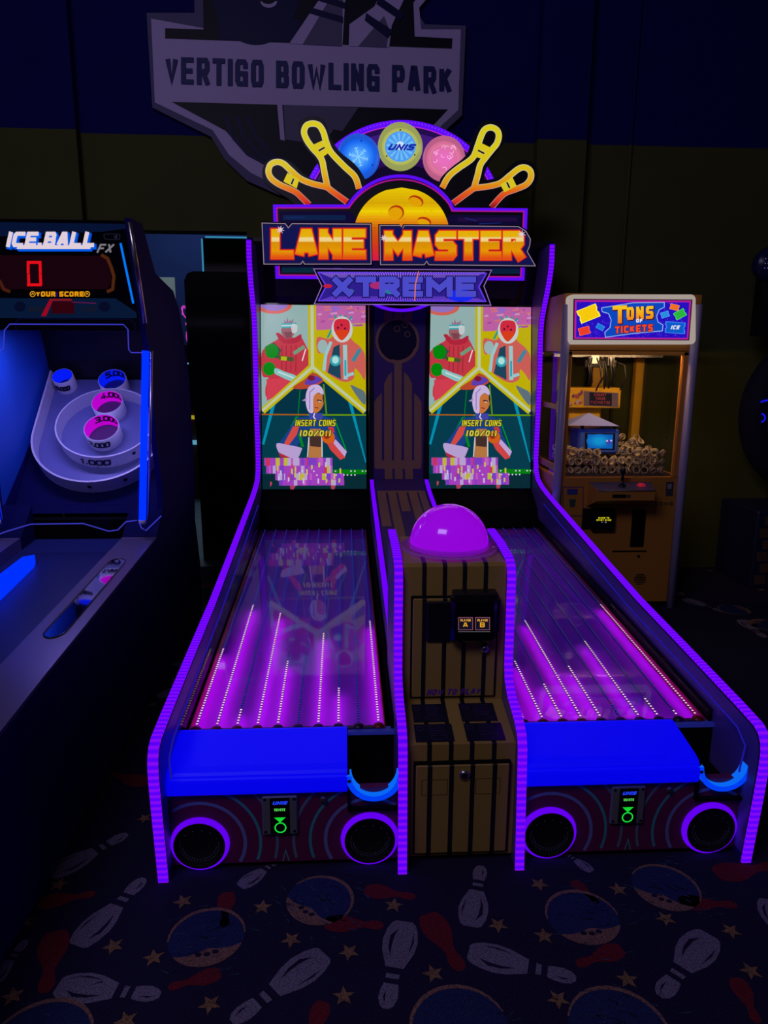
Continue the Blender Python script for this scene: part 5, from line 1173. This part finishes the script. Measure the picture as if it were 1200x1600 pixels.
# bundles of tickets: each a rolled loop of its own
rb = MB(); rb.lathe([(.0235, -.0115), (.0235, .0115), (.019, .0115), (.019, -.0115), (.0235, -.0115)], (0, 0, 0), (0, 0, 1), pbr('cream_ticket_paper', (.62, .50, .30), .7, noise=.3, nscale=120), 18)
rb.lathe([(.0238, -.004), (.0238, .004)], (0, 0, 0), (0, 0, 1), pbr('dark_ticket_band', (.10, .05, .09), .7), 18)
proto = rb.build('ticket_roll'); first = True
RT_ = random.Random(21)
PS = .0537
for iy in range(10):
    for ix in range(12):
        tall = 2+(1 if math.sin(ix*.8+iy*.5) > .1 else 0)+(1 if iy > 6 else 0)+(1 if iy > 2 and ix > 6 and RT_.random() < .4 else 0)
        for lay in range(max(0, tall-2 if iy > 0 else 0), tall):
            X = TX0+.125+ix*PS+(PS/2 if iy % 2 else 0); Y = TY0+.085+iy*PS
            Z = .897+lay*PS
            if X > TX1-.125 or (Y > 2.83 and X < 1.40) or (hm-.165 < X < hm+.17 and 2.60 < Y < 2.93): continue
            o = proto if first else proto.copy()
            if not first: COL.objects.link(o)
            first = False
            o.location = (X, Y, Z); o.rotation_euler = (RT_.uniform(.7, 2.3), RT_.uniform(-.7, .7), RT_.uniform(-1, 1))
            tag(o, 'rolled loop of cream paper tickets piled inside the crane game', 'ticket roll', 'ticket rolls piled in the crane game')

# ================================================================== RIGHT EDGE: prize wheel game
wg = thing('prize_wheel_machine', 'dark prize wheel game standing by the olive wall at right edge', 'arcade machine', (2.95, 3.0, 0))
c0 = at_z(1171, 920)
XF, YFt = c0.x, c0.y
b = MB(); b.bbox(XF, XF+.9, YFt, 3.25, 0, .56, pbr('dark_navy_base', (.008, .010, .06), .5), .01)
A = Art(lambda x, y, l: Vector((x, YFt-.001-.0006*l, y)), ARTP, b)
for (xa, xb, za, zb_) in [(XF+.02+i*.10+(j % 2)*.03, XF+.11+i*.10+(j % 2)*.03, .03+j*.085, .105+j*.085) for i in range(8) for j in range(6)]: A.p([(xa+.008, za), (xb, za+.006), (xb-.008, zb_), (xa, zb_-.008)], (.11, .06, .045), 1)
A.p(smooth_closed([(XF+.10, .25), (XF+.2, .42), (XF+.4, .46), (XF+.7, .30), (XF+.4, .16)], 4), (.006, .008, .02), 2)
b.build('base_cabinet', wg)
wc = Vector((XF+.55, 2.98, 1.22)); b = MB()
b.lathe([(.60, .07), (.60, -.07), (.50, -.09), (.46, -.06), (.0001, -.06)], wc, (0, 1, 0), pbr('wheel_rim_dark', (.010, .010, .035), .85, spec=.1), 56)
b.box(wc.x-.22, wc.x+.22, 2.98, 3.2, .56, 1.2, BLK)
b.build('wheel_housing', wg)
b = MB(); b.lathe([(.47, -.065), (.465, -.068), (.46, -.065)], wc, (0, 1, 0), GREYMET, 56); b.lathe([(.44, -.07), (.0001, -.072)], wc, (0, 1, 0), pbr('wheel_face', (.02, .02, .07), .4), 56)
A = Art(lambda x, y, l: Vector((x, wc.y-.096-.0005*l, y)), ARTE, b)
z1_ = at_y(1193, 628, 2.9); A.st([(z1_.x-.03, z1_.z), (z1_.x+.01, z1_.z+.012), (z1_.x+.12, z1_.z+.012)], .012, (16, 16, 230), 1); A.st(ell(z1_.x-.02, z1_.z-.11, .035, .03, 10, -70, 80), .012, (16, 16, 220), 1)
b.build('wheel', wg)
tp = at_y(1203, 413, 2.95); b = MB(); b.lathe([(.10, .05), (.115, .0), (.10, -.04), (.0001, -.045)], tp, (0, 1, 0), pbr('topper_navy', (.01, .015, .10), .3), 24)
for i in range(9): b.disc(tp+Vector((-.06+.02*(i % 3), -.047, .03-.03*(i//3))), .004, (0, -1, 0), emit('topper_led', (120, 120, 200), .5, False) if 'topper_led' not in MATS else MATS['topper_led'], 6)
b.box(tp.x-.03, tp.x+.03, 2.95, 3.05, 1.75, tp.z-.08, BLK); b.build('topper', wg)

# ================================================================== BEYOND THE OPENING (left)
bk = thing('black_arcade_cabinet', 'tall black arcade cabinet seen from behind between the two lit games', 'arcade cabinet', (-1.25, 4.0, 0))
b = MB(); pr = [(3.62, 0), (3.62, 2.10), (3.64, 2.16), (3.68, 2.19), (3.75, 2.20), (4.3, 2.2), (4.3, 0)]
x0 = at_y(307, 640, 3.65).x
b.mesh([(x0, 3.65, .0), (x0-.01, 3.65, 1.0), (x0-.045, 3.65, 1.6), (x0-.045, 3.65, 2.14), (x0-.02, 3.65, 2.19), (x0+.02, 3.65, 2.205), (-.75, 3.65, 2.205), (-.75, 3.65, 0)]+[(x0, 4.2, .0), (x0-.01, 4.2, 1.0), (x0-.045, 4.2, 1.6), (x0-.045, 4.2, 2.14), (x0-.02, 4.2, 2.19), (x0+.02, 4.2, 2.205), (-.75, 4.2, 2.205), (-.75, 4.2, 0)], [list(range(8)), list(range(8, 16))[::-1]]+[[i, 8+i, 8+(i+1) % 8, (i+1) % 8] for i in range(8)], BLKG); b.build('cabinet_back', bk)
x1 = at_y(318, 400, 3.8).x
b = MB(); b.box(x1, -.75, 3.8, 4.15, 2.205, 2.46, BLK); top_ = b.build('header_box', bk)
b = MB(); b.tube([(x1-.006, 3.795, 2.22), (x1-.006, 3.795, 2.455)], .006, emit('cyan_edge_light', (60, 150, 190), .8)); b.tube([(x1+.02, 3.795, 2.468), (-.76, 3.795, 2.468)], .006, MATS['cyan_edge_light']); b.build('edge_light', top_)
nc = thing('neon_arcade_cabinet', 'distant arcade cabinet with pink neon outline glimpsed through the gap', 'arcade cabinet', (-2.3, 6.3, 0))
b = MB(); b.box(-2.9, -1.75, 6.2, 6.9, 0, 1.0, pbr('dark_red_cabinet', (.07, .012, .016), .5)); b.box(-2.9, -1.75, 6.35, 6.9, 1.0, 1.72, BLK); b.build('cabinet', nc)
b = MB(); z_ = at_y(298, 652, 6.19); b.box(-2.9, -1.75, 6.17, 6.2, z_.z-.02, z_.z+.02, emit('yellow_bar_light', (170, 160, 30), .8)); z_ = at_y(298, 568, 6.3); b.box(-2.9, -1.75, 6.33, 6.35, z_.z-.008, z_.z+.008, emit('pale_bar_light', (90, 160, 190), .9)); z_ = at_y(305, 690, 6.15); b.box(-2.9, -1.75, 6.12, 6.2, z_.z-.03, z_.z+.01, MATS['pale_bar_light']); b.build('bar_light', nc)
b = MB(); A = Art(on_y(6.3, .001), ARTE, b)
PK = (200, 60, 190)
for l_ in ([(300, 466), (294, 482), (284, 480), (288, 494), (296, 500), (290, 506), (297, 512), (292, 520), (292, 530), (296, 542), (300, 552)], [(285, 492), (286, 478), (293, 482)], [(291, 520), (298, 512), (302, 516)]): b.tube([at_y(x, y, 6.3) for x, y in smooth_open(l_, 4)], .006, emit('pink_neon', PK, 1.0, False) if 'pink_neon' not in MATS else MATS['pink_neon'], 6)
b.build('neon_outline', nc)
b = MB(); b.slab([at_y(x, y, 6.34) for x, y in ((293, 520), (304, 512), (304, 548), (300, 546))], (0, .03, 0), emit('green_panel_light', (20, 110, 70), .8, False)); b.build('green_panel', nc)
po = MB(); p0, p1 = at_y(247, 433, 8.57), at_y(276, 500, 8.57); po.box(p0.x-.3, p1.x, 8.57, 8.6, p1.z-.2, p0.z, pbr('pale_poster', (.55, .58, .50), .7)); tag(po.build('wall_poster'), 'pale blank poster on the blue wall of the far room', 'poster')
